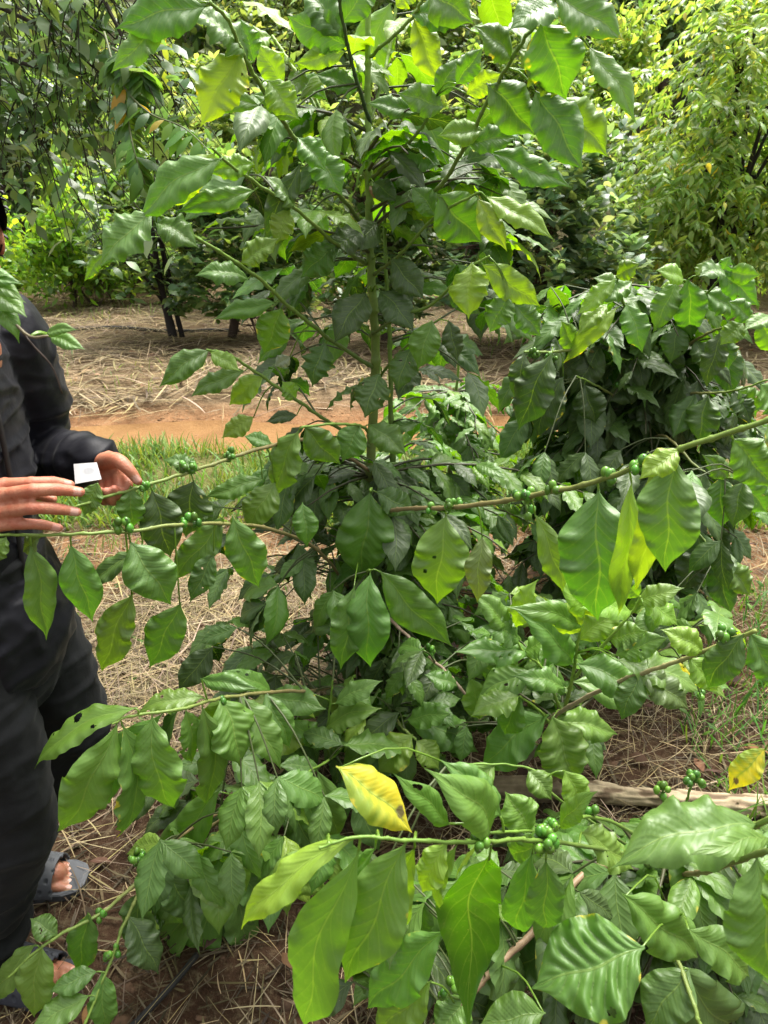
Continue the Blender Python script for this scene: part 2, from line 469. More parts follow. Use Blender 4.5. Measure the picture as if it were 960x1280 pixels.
# ------------------------------------------------------------------ coffee plants
class Plant:
    def __init__(s, loc, label, seed, trunk=None, trunk_r=(.015, .006), trunk_tone=(.16, .15, .06, 1)):
        s.o = empty('coffee_plant', loc, label, 'coffee plant', 'coffee plants growing in the plot')
        s.r = np.random.default_rng(seed); s.br = {}; s.bo = {}; s.pool = []; s.tw = MB()
        if trunk is not None:
            s.stem('trunk', trunk, trunk_r, name='trunk', tones=[(.17, .12, .07, 1), (.13, .17, .04, 1), (.17, .28, .04, 1), (.19, .32, .04, 1)], seg=10)
    def stem(s, key, pts, rad, tones=None, name='branch', seg=7):
        P = np.array([at(*p) if len(p) == 3 else p[1] for p in pts]); n = max(10, 6 * len(pts))
        Q = spline(P, n); Q[1:-1] += s.r.normal(size=(n - 2, 3)) * (.0004 + rad[1] * .12)
        n *= 4; Q = spline(Q, n); t = np.linspace(0, 1, n)
        rr = rad[0] * (1 - t) + rad[1] * t
        nodes = 1 + .42 * np.exp(-(((t * (4 + 2.2 * len(pts))) % 1 - .5) / .06) ** 2)
        V, Fc = tube(Q, rr * nodes, seg)
        tones = np.array(tones or [(.20, .13, .07, 1), (.13, .16, .04, 1), (.16, .26, .035, 1)])
        tt = np.repeat(t, seg) * (len(tones) - 1); i = np.clip(tt.astype(int), 0, len(tones) - 2); f = (tt - i)[:, None]
        C = tones[i] * (1 - f) + tones[i + 1] * f
        o = build(name, V, Fc, M_STEM, s.o, colr=C)
        s.br[key] = Q; s.bo[key] = o
        return o
    def near(s, key, px, py):
        Q = s.br[key]
        best = min(range(len(Q)), key=lambda i: (proj(Q[i])[0] - px) ** 2 + (proj(Q[i])[1] - py) ** 2)
        return Q[best]
    def leaf(s, key, bx, by, tx, ty, w, tone='m', dy=None, Y=None, **kw):
        if key in ('a1', 'a2', 'a3', 'a4', 'a5', 'a6', 'a7', 'a8', 'a9', 'a27'):
            tx += (tx - bx) * .14; ty += (ty - by) * .14; w *= 1.12; tone = {'d': 'm', 'v': 'm', 'p': 'm'}.get(tone, tone)
        elif key in ('a21', 'a22', 'a19', 'a20', 'a24', 'a25'): tx += (tx - bx) * .08; ty += (ty - by) * .08; w *= 1.08
        elif s.o.name == 'coffee_plant.002': tx += (tx - bx) * .22; ty += (ty - by) * .22; w *= 1.2
        else: w *= 1.0
        q = s.near(key, bx, by)
        Yb = q[1] if Y is None else Y
        b = at(bx, by, Yb)
        if np.linalg.norm(q - b) > .06 * 3: pass
        Yt = Yb + (s.r.uniform(-.05, .02) if dy is None else dy)
        tp = at(tx, ty, Yt)
        wm = w / F * proj((b + tp) / 2)[2]
        return hero_leaf('leaf', b, tp, wm, tone, s.bo[key], None, s.r, petiole_from=q, **kw)
    def berries(s, key, px, py, n, rad=.0075, Y=None, name='berry_cluster', tone=(.10, .215, .024)):
        q = s.near(key, px, py); c = at(px, py, q[1] if Y is None else Y); mb = MB()
        for i in range(n):
            d = s.r.normal(size=3); d /= np.linalg.norm(d)
            p = c + d * rad * (1.1 if n < 6 else 1.55) * np.array([1.2, 1, .9]); p[1] -= rad * .3
            V, Fc = ellipsoid(p, (rad * s.r.uniform(.7, .95), rad * s.r.uniform(.7, .95), rad * s.r.uniform(.85, 1.2)), nu=12, nv=8)
            t = np.array(tone) * s.r.uniform(.55, 1.4) * np.array([s.r.uniform(.65, 1.05), 1, 1])
            mb.add(V, Fc, (*t, 1))
            V, Fc = tube(np.array([q, (q + p) / 2, p]), .0012, 4); mb.add(V, Fc, (.1, .18, .03, 1))
            e = p + nrm(p - c) * rad * 1.0
            V, Fc = ellipsoid(e, (rad * .16,) * 3, nu=6, nv=4); mb.add(V, Fc, (.05, .06, .02, 1))
        return mb.build(name, M_BERRY, s.bo[key])
    def finish(s):
        V, Fc, U, C = [], [], [], []; off = 0
        for v, f, u, c in s.pool:
            V.append(v); Fc.append(f + off); U.append(u); C.append(c); off += len(v)
        f = build('foliage', np.vstack(V), np.vstack(Fc), M_LEAF, s.o, np.vstack(U), np.vstack(C)); f['kind'] = 'stuff'
        t = s.tw.build('twigs', M_STEM, s.o); t['kind'] = 'stuff'
    def fill(s, axis, n_br, len_rng, z_rng, az_rng, mix, clear=(), leafL=(.10, .17), droop=.5, ymin=0, gap=.065, rise=.25, bare=.3, jit=0.0):
        """side branches off an upright axis, in opposite leaf pairs; all but the largest leaves: one foliage part, one twig part"""
        r = s.r; tw = s.tw; B, D, N, L = [], [], [], []
        zs = np.array([p[2] for p in axis])
        for i in range(n_br):
            z = r.uniform(*z_rng); k = np.argmin(np.abs(zs - z)); o = np.array(axis[k]) + r.normal(size=3) * jit
            az = R(r.uniform(*az_rng)); ln = r.uniform(*len_rng)
            h = np.array([math.cos(az), math.sin(az), 0])
            m = 9; t = np.linspace(0, 1, m)[:, None]
            P = o + h * ln * t + np.array([0, 0, 1]) * ln * (rise * t - droop * t * t) + r.normal(size=(m, 3)) * .006 * t
            def ok(p):
                x, y, zz = proj(p)
                if p[1] < ymin or p[2] < .03: return False
                return not any(a <= x <= c and b <= y <= d for a, b, c, d in clear)
            good = [ok(p) for p in P]
            if not all(good[: m // 2]): continue
            if not all(good): P = P[: good.index(False)]
            V, Fc = tube(P, np.linspace(.0045, .0018, len(P)), 5); tw.add(V, Fc, (.06, .06, .025, 1))
            lp = np.linalg.norm(P[-1] - P[0]); st = bare
            Q = spline(P, 40)
            for f in np.arange(st, 1.001, gap / max(lp, .1)):
                q = Q[min(39, int(f * 39))]
                tang = nrm(Q[min(39, int(f * 39) + 1)] - Q[max(0, int(f * 39) - 1)])
                sd = nrm(np.cross(tang, [0, 0, 1]))
                for sg in (-1, 1):
                    if r.random() < .12: continue
                    d = nrm(tang * r.uniform(.2, .8) + sd * sg * r.uniform(.5, 1) + np.array([0, 0, r.uniform(-1.0, .0)]))
                    ll = r.uniform(*leafL) * (1 - .35 * max(0, f - .8) * 5)
                    if not ok(q + d * ll) or not ok(q + d * ll * .5): continue
                    B.append(q); D.append(d); L.append(ll)
                    N.append(nrm(np.array([0, 0, 1.0]) + r.normal(size=3) * .3 - h * .1))
        B, D, N, L = map(np.array, (B, D, N, L))
        W = L * r.uniform(.36, .5, len(L))
        V, Fc, U, C = leaf_batch(B, D, N, L, W, tones_for(len(L), mix, r), T_COFFEE, r)
        s.pool.append((V, Fc, U, C))

def fill_region(pl, box, Yr, n, mix, Lr=(.10, .16), down=(.3, 1.1), spread=.9, mind=None):
    """pairs of leaves on short twigs that leave the nearest limb of the plant, through one part of its crown"""
    r = pl.r; allp = np.vstack([q for q in pl.br.values()]); tw = pl.tw; B, D, N, L = [], [], [], []
    for i in range(n // 2):
        p = at(r.uniform(box[0], box[2]), r.uniform(box[1], box[3]), r.uniform(*Yr))
        dd = np.linalg.norm(allp - p, axis=1)
        if p[2] < .12 or dd.min() > .30: continue
        if 425 < proj(p)[0] < 505 and proj(p)[1] < 540 and p[1] < 1.9: p = at(*proj(p)[:2], r.uniform(1.92, 2.2)); dd = np.linalg.norm(allp - p, axis=1)
        q = allp[np.argmin(dd + 1e3 * (dd < .05))]
        out = nrm((p - q) * [1, 1, .3] + r.normal(size=3) * .05)
        Q = spline([q, (p + q) / 2 + np.array([0, 0, .12]) * np.linalg.norm(p - q), p], 7)
        V, Fc = tube(Q, np.linspace(.0028, .0016, 7), 5, caps=False); tw.add(V, Fc, (.06, .08, .025, 1))
        sd = nrm(np.cross(out, [0, 0, 1]))
        for sg, m in ((-1, 1.0), (1, 1.0), (0, .8)):
            if sg == 0 and r.random() < .5: continue
            B.append(p); D.append(nrm(out * r.uniform(.3, .8) + sd * sg * spread * r.uniform(.5, 1) - np.array([0, 0, r.uniform(*down)])))
            N.append(nrm(np.array([0, 0, 1.0]) + r.normal(size=3) * .3 + np.array([0, -.25, 0]))); L.append(r.uniform(*Lr) * m)
    B, D, N, L = map(np.array, (B, D, N, L))
    V, Fc, U, C = leaf_batch(B, D, N, L, L * r.uniform(.40, .54, len(L)), tones_for(len(L), mix, r), T_COFFEE, r)
    pl.pool.append((V, Fc, U, C))

# ---- main plant -------------------------------------------------
A = Plant(at(446, 896, 1.85), 'tall central coffee plant with upright green trunk, one branch held by the man', 11,
          trunk=[(446, 897, 1.85), (448, 800, 1.85), (455, 690, 1.85), (463, 580, 1.85), (469, 450, 1.86), (465, 360, 1.86), (461, 260, 1.86), (460, 150, 1.87), (460, 60, 1.88), (461, -60, 1.9)],
          trunk_r=(.017, .005))
G3 = [(.10, .15, .035, 1), (.14, .23, .035, 1), (.17, .30, .04, 1)]
GL = [(.14, .22, .04, 1), (.2, .32, .05, 1), (.22, .36, .05, 1)]
GD = [(.11, .16, .04, 1), (.12, .21, .03, 1), (.13, .24, .03, 1)]
GB = [(.26, .17, .10, 1), (.21, .18, .07, 1), (.16, .23, .045, 1), (.17, .28, .04, 1)]
A.stem('s2', [(498, 800, 1.97), (490, 560, 1.96), (487, 430, 1.98), (482, 330, 2.0), (478, 200, 2.02)], (.009, .004), G3, name='stem')
for k, p, r_, t_ in [
    ('a1', [(463, 155, 1.87), (440, 80, 1.8), (424, 0, 1.75), (418, -40, 1.72)], (.0045, .003), [(.03, .06, .02, 1), (.05, .09, .02, 1), (.06, .12, .02, 1)]),
    ('a2', [(460, 72, 1.88), (510, 28, 1.8), (535, -12, 1.75)], (.0042, .003), GL),
    ('a3', [(463, 152, 1.87), (485, 70, 1.98), (498, -14, 2.05)], (.0045, .0035), GL),
    ('a4', [(456, 285, 1.86), (420, 238, 1.7), (375, 182, 1.58), (353, 150, 1.52), (320, 98, 1.45), (305, 70, 1.4), (285, 25, 1.36), (262, 3, 1.32)], (.005, .0028), G3),
    ('a5', [(463, 155, 1.87), (430, 172, 1.95), (400, 145, 2.0), (370, 90, 2.05), (340, 45, 2.1)], (.0045, .004), GL),
    ('a6', [(462, 225, 1.86), (500, 190, 1.75), (528, 158, 1.7), (545, 120, 1.68)], (.0045, .0025), G3),
    ('a7', [(460, 287, 1.86), (510, 252, 1.75), (548, 235, 1.65), (583, 180, 1.55), (610, 127, 1.5), (640, 73, 1.45), (668, 33, 1.42), (700, -12, 1.4)], (.005, .0028), G3),
    ('a8', [(460, 225, 1.86), (440, 200, 1.95), (415, 170, 2.0), (390, 110, 2.05)], (.004, .003), GL),
    ('a9', [(458, 330, 1.86), (420, 305, 1.7), (370, 262, 1.6), (300, 215, 1.5), (265, 185, 1.45)], (.005, .0025), G3),
    ('a10', [(469, 462, 1.86), (410, 422, 1.75), (360, 382, 1.65), (320, 345, 1.58), (245, 297, 1.5), (190, 264, 1.45)], (.0055, .0026), G3),
    ('a11', [(465, 560, 1.85), (415, 530, 1.75), (370, 500, 1.68), (320, 465, 1.62), (285, 443, 1.58), (258, 437, 1.55)], (.005, .0025), G3),
    ('a12', [(465, 590, 1.85), (400, 552, 1.6), (340, 557, 1.45), (290, 572, 1.35), (230, 592, 1.25), (170, 610, 1.17), (110, 628, 1.12), (80, 640, 1.1)], (.0048, .0022), GB),
    ('a13', [(452, 760, 1.85), (400, 690, 1.6), (330, 660, 1.35), (240, 655, 1.15), (150, 665, 1.05), (60, 669, 1.0), (-10, 668, .97)], (.0045, .0021), GB),
    ('a14', [(463, 545, 1.85), (452, 533, 1.6), (415, 530, 1.48), (376, 535, 1.45)], (.004, .0025), G3),
    ('a15', [(463, 655, 1.85), (490, 638, 1.6), (567, 634, 1.3), (655, 622, 1.1), (757, 598, .95), (850, 562, .85), (960, 525, .78), (1010, 500, .74)], (.0056, .003), GB),
    ('a16', [(452, 740, 1.85), (458, 716, 1.6), (463, 713, 1.38)], (.004, .0025), G3),
    ('a17', [(463, 630, 1.85), (464, 612, 1.6), (463, 613, 1.45)], (.004, .0025), G3),
    ('a18', [(448, 850, 1.85), (400, 862, 1.5), (340, 865, 1.2), (280, 872, 1.08), (230, 885, 1.0), (165, 895, .96), (140, 905, .94)], (.0045, .002), GB),
    ('a19', [(448, 870, 1.85), (400, 930, 1.5), (345, 1000, 1.25), (300, 1050, 1.15), (272, 1102, 1.1)], (.005, .0025), GB),
    ('a20', [(448, 860, 1.85), (430, 930, 1.4), (385, 966, 1.22)], (.0045, .0025), G3),
    ('a21', [(448, 880, 1.85), (330, 985, 1.4), (200, 1078, 1.05), (135, 1135, .95), (60, 1178, .88), (10, 1222, .85)], (.0055, .0022), GB),
    ('a22', [(330, 985, 1.4), (225, 1045, 1.1), (190, 1085, 1.02), (160, 1145, .95), (135, 1210, .88), (100, 1295, .8)], (.0045, .0024), GB),
    ('a23', [(450, 740, 1.85), (490, 777, 1.6), (530, 815, 1.5), (573, 857, 1.4), (600, 900, 1.35)], (.005, .0032), [(.28, .2, .14, 1)] * 3),
    ('a24', [(448, 840, 1.85), (475, 865, 1.6), (500, 905, 1.4), (520, 925, 1.35)], (.005, .003), [(.28, .2, .14, 1), (.2, .2, .08, 1), (.16, .26, .04, 1)]),
    ('a25', [(446, 885, 1.85), (420, 945, 1.5), (408, 930, 1.4), (413, 878, 1.38), (416, 850, 1.37)], (.004, .002), G3),
    ('a26', [(462, 420, 1.86), (500, 395, 1.75), (540, 380, 1.68), (580, 340, 1.6), (612, 320, 1.57)], (.0045, .0025), G3),
    ('a27', [(466, 345, 1.86), (500, 318, 1.75), (545, 270, 1.66), (600, 240, 1.58)], (.0045, .0025), G3),
    ('a28', [(468, 480, 1.86), (500, 440, 1.75), (540, 405, 1.68)], (.004, .0025), G3),
]:
    A.stem(k, p, r_, t_)

HERO_A = '''
a4 258 8 158 30 50 p;a4 215 24 148 84 30 m;a4 312 78 240 18 30 m;a4 303 62 258 147 50 l;a4 326 132 254 126 24 m;a4 318 78 302 28 28 p
a4 355 110 325 62 30 l;a4 335 100 365 142 40 l;a4 375 150 322 118 26 m;a4 372 172 405 208 30 m;a4 376 204 333 292 28 k;a4 392 186 422 238 38 p
a1 436 58 368 26 42 m;a1 430 48 382 -6 40 m;a1 432 64 376 80 24 l;a1 427 30 470 -20 36 m;a1 448 110 400 95 24 m
a5 372 96 405 120 24 p;a5 340 46 300 62 26 l;a5 400 145 350 160 30 l
a3 488 4 455 98 46 l;a3 494 10 520 -20 30 l;a2 517 22 546 94 34 l;a2 512 18 574 30 30 v;a2 535 -10 584 24 48 m
a7 700 4 643 28 38 d;a7 692 -4 770 44 42 v;a7 676 26 703 113 66 p;a7 735 58 793 138 28 v -.06 1.38;a7 608 104 662 160 48 p;a7 668 112 722 202 52 v -.05 1.45
a7 690 124 753 186 48 l -.02 1.5;a7 646 60 703 124 32 l;a7 612 190 702 229 32 m;a7 604 164 554 172 28 l;a7 640 75 598 40 34 p;a7 583 180 640 175 28 m
a6 556 134 503 120 32 p;a6 522 142 466 130 22 p;a6 570 106 600 65 26 m -.03 1.6;a6 582 118 624 92 26 l -.03 1.6;a6 545 122 570 75 26 m;a6 500 190 545 205 34 m
a27 546 243 595 297 60 v;a27 597 248 626 307 28 l;a27 606 246 679 296 26 l;a27 545 270 520 235 28 d
a8 400 140 345 190 34 l;a8 415 172 450 195 40 l;a8 440 196 495 205 40 l
a9 278 198 186 266 40 v .0 1.46;a9 270 190 222 255 34 l .03 1.5;a9 320 238 234 268 26 p;a9 318 205 268 214 26 l;a9 370 262 335 225 30 d;a9 362 262 345 300 28 l;a9 420 306 380 340 36 d
a10 193 266 124 332 46 p;a10 194 278 250 306 38 p;a10 132 316 104 350 16 v .0 1.44;a10 312 350 243 342 28 p;a10 346 378 264 396 24 p;a10 352 384 331 443 44 v;a10 408 428 390 484 42 d;a10 300 330 350 300 30 l
a10 363 446 343 458 26 g -.02 1.75
trunk 458 366 420 430 44 k -.08 1.76;trunk 458 286 407 320 36 k -.06 1.76;trunk 466 228 498 252 28 d -.05 1.8;trunk 462 232 476 252 12 b -.03 1.82;trunk 489 324 532 374 40 k -.06 1.76;trunk 474 364 519 413 40 k -.06 1.76
a28 475 467 453 522 44 d -.06 1.7;a28 516 434 496 490 36 d;a28 540 400 521 462 40 v;a28 560 400 572 452 26 k
a26 590 328 586 399 48 l;a26 602 330 677 384 38 l;a26 636 368 611 416 36 p;a26 643 380 676 421 32 p;a26 560 360 600 392 30 d
a11 262 437 198 483 32 m;a11 308 463 238 494 26 p;a11 262 440 302 462 22 l;a11 330 470 285 505 30 l;a11 370 500 352 476 24 l
a11 318 521 279 550 26 l -.02 1.66;a11 372 519 332 527 16 k
a14 374 537 344 622 42 v;a14 380 533 425 582 42 m;a14 450 530 427 577 40 p;a14 460 530 507 570 38 m
a12 345 602 311 667 42 v -.04 1.45;a12 330 598 256 626 26 m;a12 122 603 103 645 28 m;a12 163 607 160 662 34 m;a12 190 612 216 699 54 k;a12 242 600 233 672 58 k
a12 340 555 305 545 20 m;a12 250 588 205 572 22 m
a13 280 645 217 732 40 p;a13 290 645 319 737 48 p;a13 268 690 236 752 32 d;a13 162 677 212 758 62 m;a13 88 680 116 776 46 m;a13 38 680 62 797 40 m;a13 166 740 124 845 46 v .0 1.08
a13 226 753 187 835 50 m .0 1.12;a13 8 670 -6 705 22 v;a13 50 672 30 690 26 o;a13 378 628 384 684 32 m;a13 180 690 100 740 26 d
a16 443 732 420 837 46 p -.03 1.36;a16 463 715 459 837 54 p;a16 474 713 561 810 50 p
a17 463 614 449 724 70 m;a17 470 615 520 640 36 d
a15 558 643 544 754 70 v;a15 603 670 598 754 34 o;a15 668 642 702 744 34 v;a15 748 611 750 780 98 p -.04;a15 818 580 803 738 38 l;a15 845 572 829 714 74 p -.02;a15 790 600 780 772 34 l
a15 915 548 968 608 54 v;a15 850 562 800 600 36 l;a15 960 525 1010 580 50 v
a18 172 884 44 957 38 v;a18 146 904 84 1037 60 v;a18 153 904 155 1050 56 p;a18 190 893 210 1017 62 v;a18 232 886 237 957 34 p;a18 256 872 170 888 30 v;a18 275 872 302 957 58 v;a18 250 848 322 864 24 m;a18 340 866 280 838 26 m
a18 205 890 118 1003 48 m .02;a18 252 880 262 1003 44 m .03;a18 300 870 350 962 44 p;a18 330 866 364 935 36 m;a18 222 888 186 985 44 d .04;a18 290 868 240 930 34 v
a19 300 1050 258 1152 48 m;a19 285 1080 338 1140 42 p;a19 272 1102 252 1205 46 m;a19 262 1104 190 1150 38 v;a19 312 1040 368 1098 40 m;a19 275 1105 318 1215 46 d .03;a19 330 1020 285 1010 30 m;a19 350 995 300 970 34 p;a19 345 1000 395 1060 38 d
a20 372 968 332 1027 32 p;a20 381 970 393 1044 38 p;a20 396 962 418 1042 36 m;a20 400 960 350 955 24 m
a19 276 986 202 1084 44 m .0 1.15;a19 340 1030 248 1074 42 p;a19 276 1100 209 1244 48 p;a19 228 1120 164 1174 32 l .0 1.08;a19 281 1092 312 1182 44 p;a19 320 1054 295 1102 28 p;a19 330 1050 345 1104 26 v;a19 272 1150 240 1232 34 d;a19 262 1080 300 1120 30 m
a21 72 1170 40 1150 28 m;a21 52 1181 40 1268 44 v;a21 45 1180 -3 1252 34 v;a21 110 1140 104 1213 36 m
a22 122 1214 64 1237 26 p;a22 112 1244 36 1288 34 p;a22 127 1214 131 1288 32 m;a22 180 1110 168 1190 44 d;a22 205 1085 245 1150 44 d;a22 160 1145 195 1215 40 k
a23 600 900 590 843 36 v;a23 573 857 530 845 26 m
a24 491 907 430 957 42 v;a24 516 918 474 962 42 l;a24 505 894 592 942 44 m;a24 520 925 548 958 34 l;a24 508 900 560 890 30 m
a25 333 868 402 886 38 m -.05 1.4;a25 405 912 471 884 32 v;a25 418 880 473 854 26 m;a25 392 912 324 942 32 l;a25 410 935 360 900 28 m
'''
def parse(plant, txt):
    for line in txt.strip().splitlines():
        for it in line.split(';'):
            f = it.split()
            if not f: continue
            kw = {}
            if len(f) > 7: kw['dy'] = float(f[7])
            if len(f) > 8: kw['Y'] = float(f[8])
            yield plant.leaf(f[0], *[float(x) for x in f[1:6]], f[6], **kw)
for o in parse(A, HERO_A): pass
for k, x, y, n in [('a15', 567, 630, 8), ('a15', 655, 617, 7), ('a15', 757, 596, 4), ('a12', 235, 583, 13), ('a12', 290, 568, 7), ('a12', 178, 607, 4), ('a13', 156, 656, 5),
                   ('a21', 172, 1070, 13), ('a21', 125, 1143, 3), ('a22', 190, 1088, 6), ('a22', 140, 1190, 5), ('a23', 535, 812, 7), ('a24', 380, 816, 7), ('a15', 660, 640, 2), ('a15', 692, 611, 4), ('a15', 540, 635, 4), ('a15', 803, 582, 5), ('a13', 240, 652, 5), ('a18', 280, 875, 4), ('a19', 375, 985, 6), ('a24', 492, 898, 5)]:
    n = int(n * 1.4)
   
    A.berries(k, x, y, n, .0078 if k != 'a12' else .007)

CLEAR_A = [(0, 330, 262, 660), (0, 330, 360, 420), (100, 495, 330, 600), (0, 600, 130, 1280), (130, 640, 400, 870), (0, 0, 300, 260), (440, 330, 500, 560), (0, 870, 190, 1280), (330, 1130, 960, 1280), (640, 0, 960, 330), (600, 930, 1000, 1280)]
axisA = spline([at(*p) for p in [(446, 896, 1.85), (448, 800, 1.85), (463, 580, 1.85), (469, 450, 1.86), (461, 260, 1.86), (460, 60, 1.88)]], 40)
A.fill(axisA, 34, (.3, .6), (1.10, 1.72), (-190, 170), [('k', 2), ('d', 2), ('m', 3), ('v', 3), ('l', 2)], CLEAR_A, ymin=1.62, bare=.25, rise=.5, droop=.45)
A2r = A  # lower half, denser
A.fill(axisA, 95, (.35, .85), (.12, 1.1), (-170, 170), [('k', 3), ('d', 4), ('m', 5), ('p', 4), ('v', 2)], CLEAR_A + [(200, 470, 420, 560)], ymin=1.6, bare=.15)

DM = [('k', 5), ('d', 5), ('m', 2), ('p', 1)]; LM = [('m', 4), ('v', 4), ('l', 2), ('d', 2), ('p', 2)]  # DM: leaf colour darkened for contrast, standing in for shade between leaves
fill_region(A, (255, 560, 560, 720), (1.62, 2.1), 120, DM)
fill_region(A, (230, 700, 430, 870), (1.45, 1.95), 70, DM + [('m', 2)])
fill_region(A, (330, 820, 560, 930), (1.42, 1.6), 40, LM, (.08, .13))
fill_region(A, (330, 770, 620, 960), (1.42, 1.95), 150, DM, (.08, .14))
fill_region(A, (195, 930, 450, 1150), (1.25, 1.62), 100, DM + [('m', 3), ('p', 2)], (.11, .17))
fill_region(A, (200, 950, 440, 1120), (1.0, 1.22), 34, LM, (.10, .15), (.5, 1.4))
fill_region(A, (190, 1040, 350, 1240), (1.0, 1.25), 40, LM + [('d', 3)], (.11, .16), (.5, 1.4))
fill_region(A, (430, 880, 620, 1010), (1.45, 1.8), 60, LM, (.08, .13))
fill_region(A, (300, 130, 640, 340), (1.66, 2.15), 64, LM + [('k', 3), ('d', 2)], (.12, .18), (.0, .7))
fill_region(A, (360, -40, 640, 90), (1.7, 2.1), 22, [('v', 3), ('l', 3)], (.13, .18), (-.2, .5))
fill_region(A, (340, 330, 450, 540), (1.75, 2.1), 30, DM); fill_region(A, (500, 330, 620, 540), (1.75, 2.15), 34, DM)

# ---- foreground plant ----------------------------------------------
D = Plant(at(832, 1135, 1.16), 'coffee plant nearest the camera, glossy leaves and green berries at the bottom, one leaf yellow', 21,
          trunk=[(832, 1137, 1.16), (836, 1110, 1.05), (838, 1085, .95)], trunk_r=(.012, .008))
for k, p, r_, t_ in [
    ('d1', [(836, 1110, 1.05), (800, 1075, .85), (730, 1058, .7), (660, 1050, .62), (600, 1052, .58), (508, 1050, .55), (450, 1046, .54), (398, 1060, .53)], (.0036, .0015), GD),
    ('d2', [(836, 1110, 1.05), (800, 1050, .9), (745, 1022, .76), (690, 1036, .68), (612, 1041, .62)], (.0034, .0018), GD),
    ('d3', [(836, 1110, 1.05), (750, 1083, .9), (670, 1160, .8), (585, 1245, .72), (530, 1295, .7)], (.0062, .0055), [(.28, .19, .11, 1)] * 3),
    ('d4', [(836, 1100, 1.0), (830, 1150, .8), (862, 1240, .66), (885, 1310, .6)], (.004, .0028), [(.25, .17, .1, 1), (.16, .2, .05, 1), (.16, .26, .04, 1)]),
    ('d5', [(836, 1095, 1.0), (880, 1055, .8), (945, 1031, .6), (1000, 1010, .52)], (.0045, .003), GB),
    ('d6', [(836, 1095, 1.0), (880, 1090, .75), (950, 1066, .5), (1010, 1075, .42)], (.0045, .003), GB),
    ('d7', [(836, 1090, .98), (700, 1000, .95), (660, 960, .98), (560, 955, .95)], (.003, .0016), GD),
    ('d8', [(836, 1095, 1.0), (850, 1030, .97), (866, 978, .96)], (.003, .002), GD),
    ('d9', [(836, 1095, 1.0), (832, 1040, .95), (829, 992, .94)], (.003, .002), GD),
]:
    D.stem(k, p, r_, t_)
HERO_D = '''
d1 446 1046 303 1168 44 l;d1 450 1060 371 1278 72 m;d1 508 1052 431 1240 80 p;d1 612 1068 591 1278 82 m;d1 560 1053 524 1113 40 l;d1 572 1055 545 1132 26 v;d1 600 1057 569 1100 22 l;d3 556 1163 450 1264 60 p .02 .7
d1 520 1056 462 1190 50 v .03 .62;d1 666 1064 641 1168 44 p .02 .68;d1 682 1073 686 1167 48 p;d1 470 1060 440 1110 30 m .05 .62;d3 540 1225 470 1300 50 v .0 .7
d1 410 1055 340 1130 46 v .03 .6;d1 726 1040 792 1082 48 v .03 .74
d2 611 1041 543 958 64 m;d2 627 1022 556 948 48 p;d2 664 1041 633 988 50 v;d2 562 1031 488 974 34 p;d2 700 1036 745 985 30 m;d2 690 1040 640 1075 34 m .05 .75
d4 778 1118 880 1207 64 m .0 .68;d4 840 1106 764 1104 26 m;d4 862 1210 808 1292 64 d;d4 858 1160 942 1222 54 v .0 .62;d4 840 1200 900 1290 70 d .05 .75
d3 682 1266 598 1278 56 v .0 .62;d3 585 1245 545 1300 50 m;d3 700 1180 640 1215 50 d .05 .85
d5 948 1031 763 1076 84 p -.03;d5 930 1040 830 1062 40 m .05 .75
d6 962 1048 864 1070 32 v;d6 946 1070 957 1238 94 p;d6 1000 1060 990 1180 80 v
d7 705 962 729 1012 38 l;d7 620 955 572 1000 40 v;d7 660 962 690 1000 36 v
'''
for o in parse(D, HERO_D): pass
D.leaf('d4', 806, 1184, 664, 1234, 146, 'm', -.02, .6, corr=1.35, fold=.12, bend=.06, holes=((.45, .9, .03),), nu=72, nv=41)
yl = D.leaf('d7', 420, 958, 513, 1040, 60, 'y', .0, .82, under=False, bend=.08, wav=.5, blem=.62)
yl['label'] = 'bright yellow dying leaf with a brown spot near its tip'
yl2 = D.leaf('d5', 958, 935, 908, 985, 34, 'y', .0, 1.0, blem=.3)
yl2['label'] = 'yellow leaf partly green at the right edge'
for k, x, y, n, rr in [('d1', 680, 1048, 15, .0075), ('d2', 742, 1017, 4, .0075), ('d4', 826, 1092, 12, .0085), ('d1', 600, 1050, 4, .0065), ('d2', 690, 1034, 6, .007), ('d8', 866, 974, 9, .0085), ('d9', 829, 988, 6, .008), ('d3', 562, 1236, 6, .0085), ('d4', 850, 1140, 5, .008)]:
    D.berries(k, x, y, n, rr, Y=None)
CLEAR_D = [(0, 0, 1200, 1015), (0, 0, 350, 1400), (350, 1130, 430, 1400)]
axisD = spline([at(832, 1137, 1.16), at(836, 1110, 1.05), at(838, 1085, .95)], 12)
D.fill(axisD, 64, (.25, .6), (.05, .5), (-180, 180), [('k', 3), ('d', 4), ('m', 4), ('p', 2)], CLEAR_D, ymin=.78, bare=.15, jit=.05)

fill_region(D, (420, 1060, 960, 1280), (.78, 1.08), 120, DM + [('v', 2)], (.10, .15))
fill_region(D, (430, 1090, 640, 1290), (.76, .95), 50, DM + [('m', 3)], (.11, .16), (.5, 1.4))

